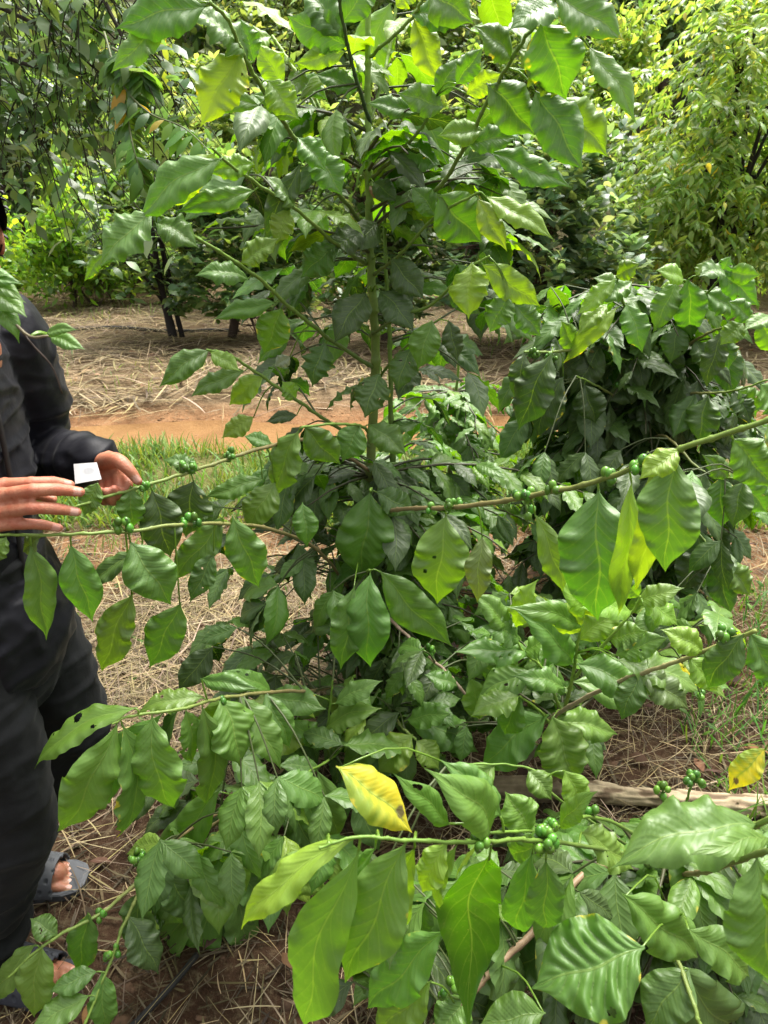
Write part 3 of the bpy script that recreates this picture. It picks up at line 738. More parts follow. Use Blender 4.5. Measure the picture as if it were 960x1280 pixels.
# ---- low shoots beside the log -----------------------------------------
Cc = Plant(at(708, 990, 1.53), 'low coffee plant of pale green upright shoots behind the fallen log', 31,
           trunk=[(706, 992, 1.53), (704, 940, 1.42), (706, 890, 1.33), (715, 850, 1.28), (722, 805, 1.25), (729, 768, 1.24)], trunk_r=(.007, .002))
for k, p, r_, t_ in [
    ('c2', [(600, 960, 1.55), (650, 925, 1.42), (700, 890, 1.3), (780, 850, 1.15), (860, 822, 1.05), (945, 788, .98)], (.006, .0035), [(.33, .27, .2, 1), (.33, .25, .16, 1), (.22, .27, .06, 1)]),
    ('c3', [(704, 940, 1.42), (680, 895, 1.3), (650, 870, 1.25)], (.004, .002), GL),
    ('c4', [(706, 900, 1.34), (680, 840, 1.3), (655, 815, 1.28), (640, 790, 1.28)], (.004, .002), GL),
    ('c5', [(715, 850, 1.28), (760, 800, 1.2), (790, 765, 1.18), (800, 745, 1.17)], (.004, .002), GL),
    ('c6', [(640, 975, 1.6), (720, 880, 1.5), (790, 830, 1.45), (850, 800, 1.42)], (.006, .004), [(.34, .29, .22, 1)] * 3),
]:
    Cc.stem(k, p, r_, t_)
HERO_C = '''
c3 686 893 616 950 48 p;trunk 690 895 713 970 52 v -.06 1.25;c4 666 815 586 816 30 p;c4 666 840 609 866 34 v;trunk 716 830 662 776 38 p;trunk 720 830 791 858 40 p -.03 1.2;trunk 769 825 859 859 36 v -.03 1.15;trunk 768 820 824 799 28 p -.03 1.17
trunk 714 852 791 882 34 m;trunk 706 860 653 844 26 m;trunk 726 790 690 752 32 l;trunk 730 782 652 758 26 v;trunk 722 800 770 765 34 v;trunk 730 770 700 735 26 l;trunk 729 768 765 745 24 l
c4 642 790 598 752 28 v;c4 645 785 668 735 26 l;c4 650 800 610 785 30 m;c4 655 815 700 800 30 v
c5 790 765 735 760 28 l;c5 800 748 840 775 28 l;c5 795 755 845 740 24 v;c5 760 800 800 790 30 v;c5 800 745 770 722 22 l
c2 860 822 892 855 30 l;c2 880 815 838 790 30 l;c2 930 792 890 850 36 d;c2 935 790 968 850 34 m;c2 800 842 850 880 34 o;c2 800 842 780 890 30 d
c3 650 870 600 890 30 v;c3 652 872 632 910 32 m;c3 690 900 760 915 34 v
'''
for o in parse(Cc, HERO_C): pass
yl3 = Cc.leaf('c2', 800, 815, 862, 852, 18, 'y', .02, 1.2, blem=.1); yl3['label'] = 'yellow withered leaf under green ones'
Cc.berries('c2', 905, 790, 5, .0085); Cc.berries('c2', 880, 868, 3, .007, Y=1.1)
axisC = spline([at(706, 992, 1.53), at(704, 940, 1.42), at(706, 890, 1.33), at(715, 850, 1.28)], 12)
Cc.fill(axisC, 34, (.2, .5), (.05, .5), (-20, 200), [('k', 3), ('d', 3), ('m', 3), ('v', 1)], [(0, 0, 560, 1400), (560, 0, 1000, 760), (610, 935, 1000, 1020), (760, 880, 1000, 1020)], ymin=1.35, bare=.2, leafL=(.09, .14))

fill_region(Cc, (570, 740, 900, 860), (1.34, 1.8), 80, LM, (.09, .145))
fill_region(Cc, (580, 850, 760, 940), (1.38, 1.7), 30, DM, (.07, .12))

# ---- dark bush at the right ------------------------------------------
B = Plant(at(800, 769, 2.45), 'bushy dark green coffee plant behind, right of the central one, crown arching over', 41,
          trunk=[(800, 770, 2.45), (800, 650, 2.45), (802, 540, 2.45), (805, 430, 2.45), (812, 360, 2.45)], trunk_r=(.02, .007))
for k, p, r_, t_ in [
    ('b1', [(804, 430, 2.45), (845, 375, 2.25), (862, 348, 2.15)], (.005, .0025), G3),
    ('b2', [(804, 440, 2.45), (785, 395, 2.2), (775, 365, 2.1), (770, 345, 2.05)], (.005, .0025), G3),
    ('b3', [(804, 430, 2.45), (880, 370, 2.2), (905, 338, 2.1)], (.005, .0025), G3),
    ('b4', [(802, 500, 2.45), (860, 492, 2.15), (910, 490, 2.0), (960, 475, 1.9)], (.005, .0025), GB),
    ('b5', [(803, 470, 2.45), (870, 425, 2.15), (910, 408, 2.0), (965, 398, 1.9)], (.005, .0025), GB),
    ('b6', [(803, 480, 2.45), (740, 440, 2.2), (690, 440, 2.1), (655, 440, 2.05)], (.006, .003), GB),
    ('b7', [(802, 560, 2.45), (830, 545, 2.1), (880, 590, 1.9), (930, 600, 1.8)], (.005, .0025), GB),
    ('b8', [(801, 600, 2.45), (850, 640, 2.1), (900, 700, 1.9)], (.005, .0025), GB),
    ('b9', [(803, 520, 2.45), (760, 490, 2.2), (720, 470, 2.1)], (.005, .0025), GB),
]:
    B.stem(k, p, r_, t_)
HERO_B = '''
b2 783 378 801 442 34 p;b2 770 348 722 396 24 l;b2 772 384 704 458 24 l;b2 790 352 750 378 28 p;b2 775 365 742 345 24 v;b2 770 345 800 330 26 v;b2 790 400 815 470 34 p;b2 760 380 720 420 24 l
b1 845 350 817 417 34 p;b1 860 348 869 424 40 p;b1 855 350 820 340 26 l;b1 870 345 885 325 26 v;b1 850 360 825 358 22 l;b1 835 385 860 400 28 p
b3 898 336 947 385 34 p;b3 905 338 872 345 28 p;b3 910 340 950 345 26 v;b3 880 365 925 395 30 m;b3 900 345 915 320 22 p
b6 752 430 716 497 40 k;b6 765 430 783 505 46 k;b6 690 442 652 540 50 k .0 2.0;b6 705 470 672 548 40 k;b6 655 440 640 500 30 k;b6 720 440 700 400 26 v
b5 848 405 838 455 34 d;b5 840 425 830 482 36 k;b5 868 425 888 466 28 d;b5 900 420 912 462 28 d;b5 905 412 880 485 30 k;b5 930 402 900 432 28 v;b5 950 400 975 440 34 v;b5 940 400 910 375 26 m;b5 965 395 930 415 26 v
b4 869 492 839 547 34 d;b4 885 495 872 554 42 d;b4 922 488 950 514 30 v;b4 950 480 975 520 36 v;b4 915 488 940 530 26 k;b4 840 495 825 545 34 k
b9 800 470 755 500 50 k;b9 790 490 775 540 50 k;b9 730 480 745 530 40 k;b9 815 480 810 535 40 k
b7 900 595 905 660 42 m;b7 880 590 860 640 36 d;b7 925 600 960 640 40 p;b7 910 598 880 565 26 m;b7 930 600 915 660 36 d
b8 870 660 880 735 44 d;b8 895 690 912 770 36 d;b8 850 640 835 710 40 k;b8 900 700 940 745 34 v;b8 880 680 850 740 40 k
'''
for o in parse(B, HERO_B): pass
B.berries('b6', 668, 440, 12, .008); B.berries('b6', 690, 445, 6, .008); B.berries('b9', 770, 480, 5, .008); B.berries('b8', 850, 660, 8, .007)
axisB = spline([at(800, 769, 2.45), at(800, 650, 2.45), at(802, 540, 2.45), at(805, 430, 2.45), at(812, 360, 2.45)], 30)
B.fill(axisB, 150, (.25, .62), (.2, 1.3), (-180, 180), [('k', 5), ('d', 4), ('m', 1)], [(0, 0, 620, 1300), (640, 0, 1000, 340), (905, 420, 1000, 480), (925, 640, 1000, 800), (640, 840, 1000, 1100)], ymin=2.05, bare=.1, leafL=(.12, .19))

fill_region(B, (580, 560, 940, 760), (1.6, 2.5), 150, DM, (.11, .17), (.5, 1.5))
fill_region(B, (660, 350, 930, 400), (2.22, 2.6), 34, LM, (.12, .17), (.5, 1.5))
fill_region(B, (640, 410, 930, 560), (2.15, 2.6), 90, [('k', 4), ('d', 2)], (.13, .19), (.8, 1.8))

# ---- plant behind the centre -----------------------------------------
E = Plant((.28, 2.75, 0), 'small glossy coffee plant behind the gap between the central plant and the dark bush', 51)
E.stem('trunk', [(0, np.array([.28, 2.75, 0.0])), (0, np.array([.27, 2.74, .4])), (0, np.array([.29, 2.75, .98]))], (.013, .005), name='trunk')
axE = spline([(.28, 2.75, 0), (.27, 2.74, .4), (.29, 2.75, .98)], 20)
E.fill(axE, 60, (.2, .42), (.2, .98), (-180, 180), [('m', 3), ('p', 4), ('d', 3), ('v', 2)], [(0, 0, 470, 1300), (480, 0, 1000, 470)], ymin=2.2, bare=.1, leafL=(.09, .14))

for pl in (A, B, Cc, D, E): pl.finish()

# ------------------------------------------------------------------ leafy twig at the left edge
tw = empty('leafy_twig', at(-60, 350, .86), 'drooping twig of three veined leaves in front of the man\'s shoulder', 'twig')
Q = spline([at(-140, 330, .92), at(-60, 345, .86), at(-12, 372, .82), (at(33, 418, .80)), at(60, 420, .79)], 20)
V, Fc = tube(Q, np.linspace(.003, .0013, 20), 6); stem_o = build('stem', V, Fc, M_STEM, tw, colr=np.tile((.16, .13, .07, 1), (len(V), 1)))
Q2 = spline([at(10, 392, .81), at(40, 430, .8), at(65, 458, .8), at(78, 492, .8)], 12)
V, Fc = tube(Q2, np.linspace(.0012, .0008, 12), 5); build('tendril', V, Fc, M_STEM, tw, colr=np.tile((.06, .04, .03, 1), (len(V), 1)))
r_ = np.random.default_rng(61)
for bx, by, tx, ty, w, tn in [(-30, 348, 30, 358, 22, 'p'), (-30, 352, 31, 376, 26, 'v'), (-20, 362, 34, 397, 30, 'v'), (-15, 370, 27, 426, 26, 'p'), (58, 417, 98, 414, 16, 'p'), (62, 420, 106, 440, 20, 'm'), (-60, 345, -20, 320, 24, 'v'), (-40, 335, 12, 345, 20, 'p')]:
    b = at(bx, by, .82); tp = at(tx, ty, .80)
    hero_leaf('leaf', b, tp, w / F * .85, tn, tw, None, r_, wav=.2, petiole_from=Q[np.argmin(np.linalg.norm(Q - b, axis=1))])

# ------------------------------------------------------------------ ground
def path_c(x): return 4.82 + .06 * np.sin(x * .8) + .03 * x
def ground_z(x, y):
    z = 0 * x
    z = z + np.clip(y - 5.25, 0, .5) * .16                      # low bank beyond the path
    hill = np.clip(y - 11.5, 0, None)
    return z + .50 * hill ** 1.03 + .03 * np.sin(x * 1.7 + y * .9) * np.clip(y - 5.6, 0, 1) + .012 * np.sin(x * 5 + 1.3 * y) * np.sin(y * 4.1)
xs = np.concatenate([np.linspace(-60, -6, 28)[:-1], np.linspace(-6, 6, 121), np.linspace(6, 60, 28)[1:]])
ys = np.concatenate([np.linspace(-8, 0, 9)[:-1], np.linspace(0, 12, 161), np.linspace(12, 90, 40)[1:]])
X, Yg = np.meshgrid(xs, ys, indexing='ij')
Z = ground_z(X, Yg)
near_path = np.exp(-((Yg - path_c(X)) / .36) ** 4)
Z = Z - .035 * near_path
def vn(p, s): return mnoise.noise(Vector((p[0] * s, p[1] * s, 0)))
PTS = np.stack([X, Yg, Z], -1).reshape(-1, 3)
nz = np.array([vn(p, 1.1) for p in PTS]); nz2 = np.array([vn(p, .5) for p in PTS])
PTS[:, 2] += np.where((PTS[:, 1] < 12), .02 * nz, .3 * nz2)
soil = np.array([.075, .042, .024]); tan = np.array([.20, .14, .08]); orange = np.array([.25, .13, .06]); shaded_mulch = np.array([.10, .062, .04])
y_ = PTS[:, 1:2]; m1 = np.clip((y_ - 2.0 + nz[:, None] * .8) / 1.0, 0, 1)
c = soil * (1 - m1) + orange * m1
mg = np.clip((y_ - 3.3) / .3, 0, 1) * np.clip((4.55 - y_) / .1, 0, 1) * .75; c = c * (1 - mg) + np.array([.10, .14, .035]) * mg
m2 = np.clip((y_ - 5.2) / .3, 0, 1); c = c * (1 - m2) + tan * m2
m3 = np.clip((nz2[:, None] + .05) * 4, 0, 1) * np.clip((y_ - 6.5) / .5, 0, 1) * np.clip((9.2 - y_) / .5, 0, 1); c = c * (1 - m3) + shaded_mulch * m3  # shade on the mulch bank under the trees, painted as dark noise patches
m4 = np.clip((y_ - 11.5) / 1, 0, 1); c = c * (1 - m4) + np.array([.05, .06, .025]) * m4
g = build('ground', PTS, grid_faces(len(xs), len(ys))[:, ::-1], M_GROUND, colr=np.hstack([c, np.ones((len(c), 1))]))
tag(g, kind='structure')
# orange path: sheet lying 4 mm above the ground it follows
px_ = np.linspace(-14, 14, 141); k_ = np.linspace(-.33, .33, 9)
PX, K = np.meshgrid(px_, k_, indexing='ij')
PY = path_c(PX) + K + .05 * np.sin(PX * 3.1) * np.sign(K) * (np.abs(K) > .2)
PZ = np.interp(np.abs(K), [0, .25, .34], [1, 1, .6]) * 0
from mathutils.bvhtree import BVHTree
bvh = BVHTree.FromPolygons([tuple(p) for p in PTS], [tuple(f) for f in grid_faces(len(xs), len(ys))])
def gz(x, y):
    h = bvh.ray_cast(Vector((x, y, 60)), Vector((0, 0, -1)))
    return h[0].z if h[0] is not None else 0.0
PZ = np.array([gz(a, b) for a, b in zip(PX.ravel(), PY.ravel())]) + .006
PT = np.stack([PX.ravel(), PY.ravel(), PZ], 1)
pth = build('path', PT, grid_faces(141, 9)[:, ::-1], M_PATH); tag(pth, kind='structure')

# ------------------------------------------------------------------ straw, grass, weeds, litter (uncountable)
def ribbons(name, P, az, L, W, curve, lift, cols, mat, segs=5):
    """thin strips lying on or rising from the ground; P base points, lift = rise of strip"""
    n = len(P); t = np.linspace(0, 1, segs)
    d = np.stack([np.cos(az), np.sin(az), np.zeros(n)], 1); s = np.stack([-np.sin(az), np.cos(az), np.zeros(n)], 1)
    ctr = P[:, None] + d[:, None] * (L[:, None] * t)[..., None] + s[:, None] * (curve[:, None] * L[:, None] * t ** 2)[..., None]
    ctr[..., 2] += lift(t, n, L)
    wd = (W[:, None] * np.array([.6, 1, 1, .8, .25])[None, :segs] if segs == 5 else W[:, None] * np.linspace(1, .1, segs)[None])
    V = np.stack([ctr - s[:, None] * wd[..., None] * .5, ctr + s[:, None] * wd[..., None] * .5], 2).reshape(n, segs * 2, 3)
    a = np.arange(segs - 1) * 2
    f = np.stack([a, a + 1, a + 3, a + 2], 1)
    Fc = (f[None] + (np.arange(n) * segs * 2)[:, None, None]).reshape(-1, 4)
    C = np.repeat(np.hstack([cols, np.ones((n, 1))]), segs * 2, 0)
    o = build(name, V.reshape(-1, 3), Fc, mat, colr=C); tag(o, kind='stuff'); return o

def scatter(n, x0, x1, y0, y1, keep=None):
    P = np.stack([rng.uniform(x0, x1, n), rng.uniform(y0, y1, n)], 1)
    if keep is not None: P = P[keep(P)]
    z = np.array([gz(*p) for p in P])
    return np.hstack([P, z[:, None]])

def straw(name, P, lr, wr, tall=.03, dark=1.0):
    n = len(P); r = rng
    tl = r.uniform(0.004, tall, n)
    tilt = r.normal(0, .12, n)
    cols = np.array([.32, .26, .16]) * dark * r.uniform(.25, 1.3, (n, 1)) * np.stack([np.ones(n), r.uniform(.88, 1.05, n), r.uniform(.7, 1.1, n)], 1)
    P = P.copy(); P[:, 2] += tl
    return ribbons(name, P, r.uniform(0, 6.283, n), r.uniform(*lr, n), wr[0] + (wr[1] - wr[0]) * r.beta(1, 3, n) * 1.8, r.normal(0, .11, n),
                   lambda t, n_, L: np.abs(tilt)[:, None] * L[:, None] * t * (1 - .6 * t) , cols, M_STRAW)
straw('straw_mulch', scatter(6500, -1.15, .1, 1.6, 2.9, lambda P: np.array([mnoise.noise(Vector((p[0] * 2.0, p[1] * 2.0, 13))) for p in P]) + rng.uniform(-.3, .3, len(P)) > -.15), (.06, .34), (.0015, .0045), .07)
dens = lambda P: np.array([mnoise.noise(Vector((p[0] * 1.6, p[1] * 1.6, 3))) for p in P]) + rng.uniform(-.5, .5, len(P)) > -.12
straw('straw_mulch', scatter(16000, -2.0, 2.2, .45, 3.4, dens), (.04, .24), (.001, .0034), .03)
straw('straw_mulch', scatter(26000, -7, 7, 5.25, 10.5, lambda P: np.array([mnoise.noise(Vector((p[0] * .9, p[1] * 1.4, 7))) for p in P]) + rng.uniform(-.45, .45, len(P)) > -.25), (.15, .6), (.005, .014), .06)

def clods(name, P, rr):
    ico = np.array([(0, 0, 1), (.894, 0, .447), (.276, .851, .447), (-.724, .526, .447), (-.724, -.526, .447), (.276, -.851, .447), (.724, .526, -.447), (-.276, .851, -.447), (-.894, 0, -.447), (-.276, -.851, -.447), (.724, -.526, -.447), (0, 0, -1)])
    fi = np.array([(0, 1, 2), (0, 2, 3), (0, 3, 4), (0, 4, 5), (0, 5, 1), (1, 6, 2), (2, 7, 3), (3, 8, 4), (4, 9, 5), (5, 10, 1), (6, 7, 2), (7, 8, 3), (8, 9, 4), (9, 10, 5), (10, 6, 1), (11, 7, 6), (11, 8, 7), (11, 9, 8), (11, 10, 9), (11, 6, 10)])
    n = len(P); sz = rr[0] + (rr[1] - rr[0]) * rng.beta(1, 4, n)
    V = ico[None] * (1 + rng.normal(0, .18, (n, 12, 1))) * sz[:, None, None] * np.array([1.2, 1, .6]) + P[:, None]
    c = np.where((P[:, 1] > 4.4)[:, None], (.24, .13, .06), (.085, .05, .03)) * rng.uniform(.5, 1.5, (n, 1))
    o = build(name, V.reshape(-1, 3), (fi[None] + (np.arange(n) * 12)[:, None, None]).reshape(-1, 3), M_BARK, colr=np.repeat(np.hstack([c, np.ones((n, 1))]), 12, 0)); tag(o, kind='stuff')
clods('soil_clods', np.vstack([scatter(1500, -1.6, 2.0, .5, 3.3), scatter(500, -4, 4, 4.4, 5.3)]), (.004, .03))

def blades(name, P, Lr, Wr, base, var=.3):
    n = len(P); r = rng
    az = r.uniform(0, 6.283, n); L = r.uniform(*Lr, n); lean = r.uniform(.25, .9, n)
    cols = np.array(base) * r.uniform(1 - var, 1 + var, (n, 1)) * np.stack([r.uniform(.7, 1.4, n), np.ones(n), np.ones(n)], 1)
    return ribbons(name, P, az, L * lean, r.uniform(*Wr, n), r.normal(0, .2, n), lambda t, n_, L_: (L * np.sqrt(np.clip(1 - lean ** 2 * .7, .1, 1)))[:, None] * (1.25 * t - .35 * t * t), cols, M_GRASS)
gd = lambda P: (np.array([mnoise.noise(Vector((p[0] * 1.3, p[1] * 1.3, 1))) for p in P]) + rng.uniform(-.35, .35, len(P)) > -.22) & (P[:, 1] < path_c(P[:, 0]) - .30)
blades('grass', scatter(34000, -3.4, 3.4, 3.2, 4.6, gd), (.05, .17), (.005, .011), (.115, .205, .035))
blades('grass', scatter(2600, -2.6, 3.0, 1.9, 3.1, lambda P: np.array([mnoise.noise(Vector((p[0] * 2, p[1] * 2, 5))) for p in P]) > .12), (.04, .12), (.003, .007), (.09, .19, .025))
blades('grass', scatter(5000, -7, 7, 5.4, 11, lambda P: np.array([mnoise.noise(Vector((p[0] * .7, p[1] * .9, 15))) for p in P]) > .08), (.05, .18), (.004, .01), (.13, .22, .04))
blades('grass', scatter(4000, .95, 2.6, 1.2, 3.4, lambda P: np.array([mnoise.noise(Vector((p[0] * 2.2, p[1] * 2.2, 25))) for p in P]) > -.02), (.05, .16), (.003, .007), (.08, .19, .03))
# broad weeds and dead leaves
def litter(name, P, Lr, mix, mat, up):
    n = len(P); az = rng.uniform(0, 6.283, n)
    Dv = np.stack([np.cos(az), np.sin(az), rng.uniform(*up, n)], 1)
    Nn = np.stack([rng.normal(0, .35, n), rng.normal(0, .35, n), np.ones(n)], 1)
    L = rng.uniform(*Lr, n); P = P.copy(); P[:, 2] += rng.uniform(.008, .04, n)
    V, Fc, U, C = leaf_batch(P, Dv, Nn, L, L * rng.uniform(.3, .5, n), tones_for(n, mix, rng), make_templates(8, 5, 5, 9), rng)
    o = build(name, V, Fc, mat, None, U, C); tag(o, kind='stuff')
litter('dead_leaves', scatter(420, -2, 2.2, .5, 3.3), (.03, .08), [((.09, .05, .03), 3), ((.15, .085, .04), 2), ((.05, .03, .02), 2)], M_STRAW, (-.05, .25))
litter('dead_leaves', scatter(1200, -6, 6, 5.6, 10.5), (.05, .12), [((.12, .08, .05), 3), ((.26, .18, .10), 2)], M_STRAW, (-.05, .25))
wk = lambda P: np.array([mnoise.noise(Vector((p[0] * 1.8, p[1] * 1.8, 35))) for p in P]) > .05
litter('weeds', scatter(1800, -2.2, 2.8, 1.6, 4.2, wk), (.02, .06), [((.09, .2, .03), 3), ((.05, .13, .02), 2)], M_GRASS, (.2, 1.2))

straw('rotting_straw', scatter(9000, -2.0, 2.2, .45, 3.3), (.02, .12), (.002, .006), .02, .38)
# ------------------------------------------------------------------ trees
def tree(name, label, base, crown_c, crown_r, n_cl, per, Lr, asp, mix, seed, style='whorl', trunk_r=.05, cat='tree', group='trees behind the path', tone_b=(.07, .055, .04), lean=0, tmpl=T_TREE, forks=10, multi=1):
    r = np.random.default_rng(seed)
    o = empty(name, base, label, cat, group)
    base = np.asarray(base, float); cc = np.asarray(crown_c, float); cr = np.asarray(crown_r, float)
    mb = MB(); ends = []
    starts = []
    for m in range(multi):
        b0 = base + np.array([r.normal(0, .12), r.normal(0, .1), -.05]) * (m > 0) + np.array([0, 0, -.03])
        top = cc + cr * np.array([r.uniform(-.25, .25), r.uniform(-.2, .2), .55])
        T = spline([b0, b0 * .6 + top * .4 + r.normal(size=3) * .06, top], 14)
        V, Fc = tube(T, np.linspace(trunk_r * (1 if m == 0 else .6), trunk_r * .25, 14), 9, wob=.05); mb.add(V, Fc, (*tone_b, 1)); starts.append(T)
    # clusters through the crown volume in lumps
    lumps = cc + cr * nrm(r.normal(size=(max(8, n_cl // 14), 3))) * r.uniform(.3, 1.12, (max(8, n_cl // 14), 1))
    CL = []
    while len(CL) < n_cl:
        l = lumps[r.integers(len(lumps))]
        p = l + r.normal(size=3) * cr * (.17 if style == 'spray' else .22)
        if (((p - cc) / cr) ** 2).sum() < 1.9 and p[2] > base[2] + .25: CL.append(p)
    CL = np.array(CL)
    for i in range(forks):
        T = starts[i % multi]; k = r.integers(4, 12); e = lumps[i % len(lumps)]
        mid = (T[k] + e) / 2 + np.array([0, 0, .12]) * np.linalg.norm(e - T[k])
        Q = spline([T[k], mid, e], 10)
        V, Fc = tube(Q, np.linspace(trunk_r * .4, trunk_r * .1, 10), 6); mb.add(V, Fc, (*tone_b, 1))
        near = CL[np.argsort(((CL - e) ** 2).sum(1))[: 14]]
        for p in near:
            V, Fc = tube(np.array([Q[r.integers(4, 10)], (e + p) / 2 + r.normal(size=3) * .03, p]), [trunk_r * .12, trunk_r * .08, .002], 4, caps=False); mb.add(V, Fc, (*tone_b, 1))
    mb.build('trunk', M_BARK, o)
    k = n_cl * per
    B = np.repeat(CL, per, 0); out = nrm(B - cc + np.array([0, 0, .2]) * cr)
    if style == 'whorl':
        th = r.uniform(0, 6.283, k)
        D = np.stack([np.cos(th), np.sin(th), r.uniform(-.35, .8, k)], 1) + out * .35
        N = np.stack([np.zeros(k), np.zeros(k), np.ones(k)], 1) + out * .3 + r.normal(size=(k, 3)) * .3
        B = B + r.normal(size=(k, 3)) * .03
    elif style == 'spray':
        tdir = nrm(nrm(CL - cc) * [1, 1, .3] * .7 + r.normal(size=(n_cl, 3)) * [.6, .6, .25]); tl = r.uniform(.3, .6, n_cl)
        f = r.uniform(0, 1, (n_cl, per)); TD = np.repeat(tdir, per, 0); ff = f.ravel()[:, None]
        TL = np.repeat(tl, per)[:, None]
        B = B + TD * ff * TL - np.array([0, 0, .45]) * TL * ff ** 2
        sd = nrm(np.cross(TD, [0, 0, 1.0])) * r.choice([-1, 1], (k, 1))
        D = sd * .8 + TD * .5 + np.array([0, 0, -.45]) - np.array([0, 0, .4]) * ff + r.normal(size=(k, 3)) * .2
        N = np.array([0, 0, 1.0]) + r.normal(size=(k, 3)) * .35
    elif style == 'droop':
        B = B + r.normal(size=(k, 3)) * np.array([.16, .16, .10])
        D = np.stack([r.normal(0, .55, k), r.normal(0, .55, k), r.uniform(-1.4, -.2, k)], 1) + out * .3
        N = out + r.normal(size=(k, 3)) * .5 + np.array([0, 0, .5])
    else:
        B = B + r.normal(size=(k, 3)) * .10
        D = r.normal(size=(k, 3)) + out * .6 + np.array([0, 0, .15])
        N = np.array([0, 0, 1.0]) + r.normal(size=(k, 3)) * .5 + out * .3
    L = r.uniform(*Lr, k)
    cl_t = np.repeat(r.uniform(.75, 1.25, n_cl), per)[:, None]
    C = tones_for(k, mix, r); C[:, :3] *= cl_t
    V, Fc, U, C = leaf_batch(B, D, N, L, L * asp * r.uniform(.8, 1.2, k), C, tmpl, r)
    build('crown', V, Fc, M_TREELEAF, o, U, C)
    return o

def crown_px(x0, y0, x1, y1, Y, dep=None):
    c = at((x0 + x1) / 2, (y0 + y1) / 2, Y); a = at(x0, (y0 + y1) / 2, Y); t = at((x0 + x1) / 2, y0, Y); b = at((x0 + x1) / 2, y1, Y)
    rx = abs(c[0] - a[0]); rz = abs(t[2] - b[2]) / 2
    return c, np.array([rx, dep or rx * .8, rz])
DK = [((.070, .14, .05), 4), ((.10, .19, .055), 3), ((.17, .26, .11), 2)]
BL = [((.085, .16, .075), 4), ((.13, .22, .105), 3), ((.22, .32, .18), 2)]
MD = [((.10, .19, .042), 4), ((.15, .255, .06), 3), ((.23, .32, .11), 2)]
YG = [((.20, .33, .07), 4), ((.29, .41, .15), 3), ((.14, .27, .055), 2), ((.55, .5, .08), .25)]
BG = [((.15, .30, .035), 4), ((.21, .36, .04), 3), ((.09, .2, .03), 2)]
PG = [((.18, .275, .09), 4), ((.26, .34, .15), 3), ((.11, .19, .055), 2)]
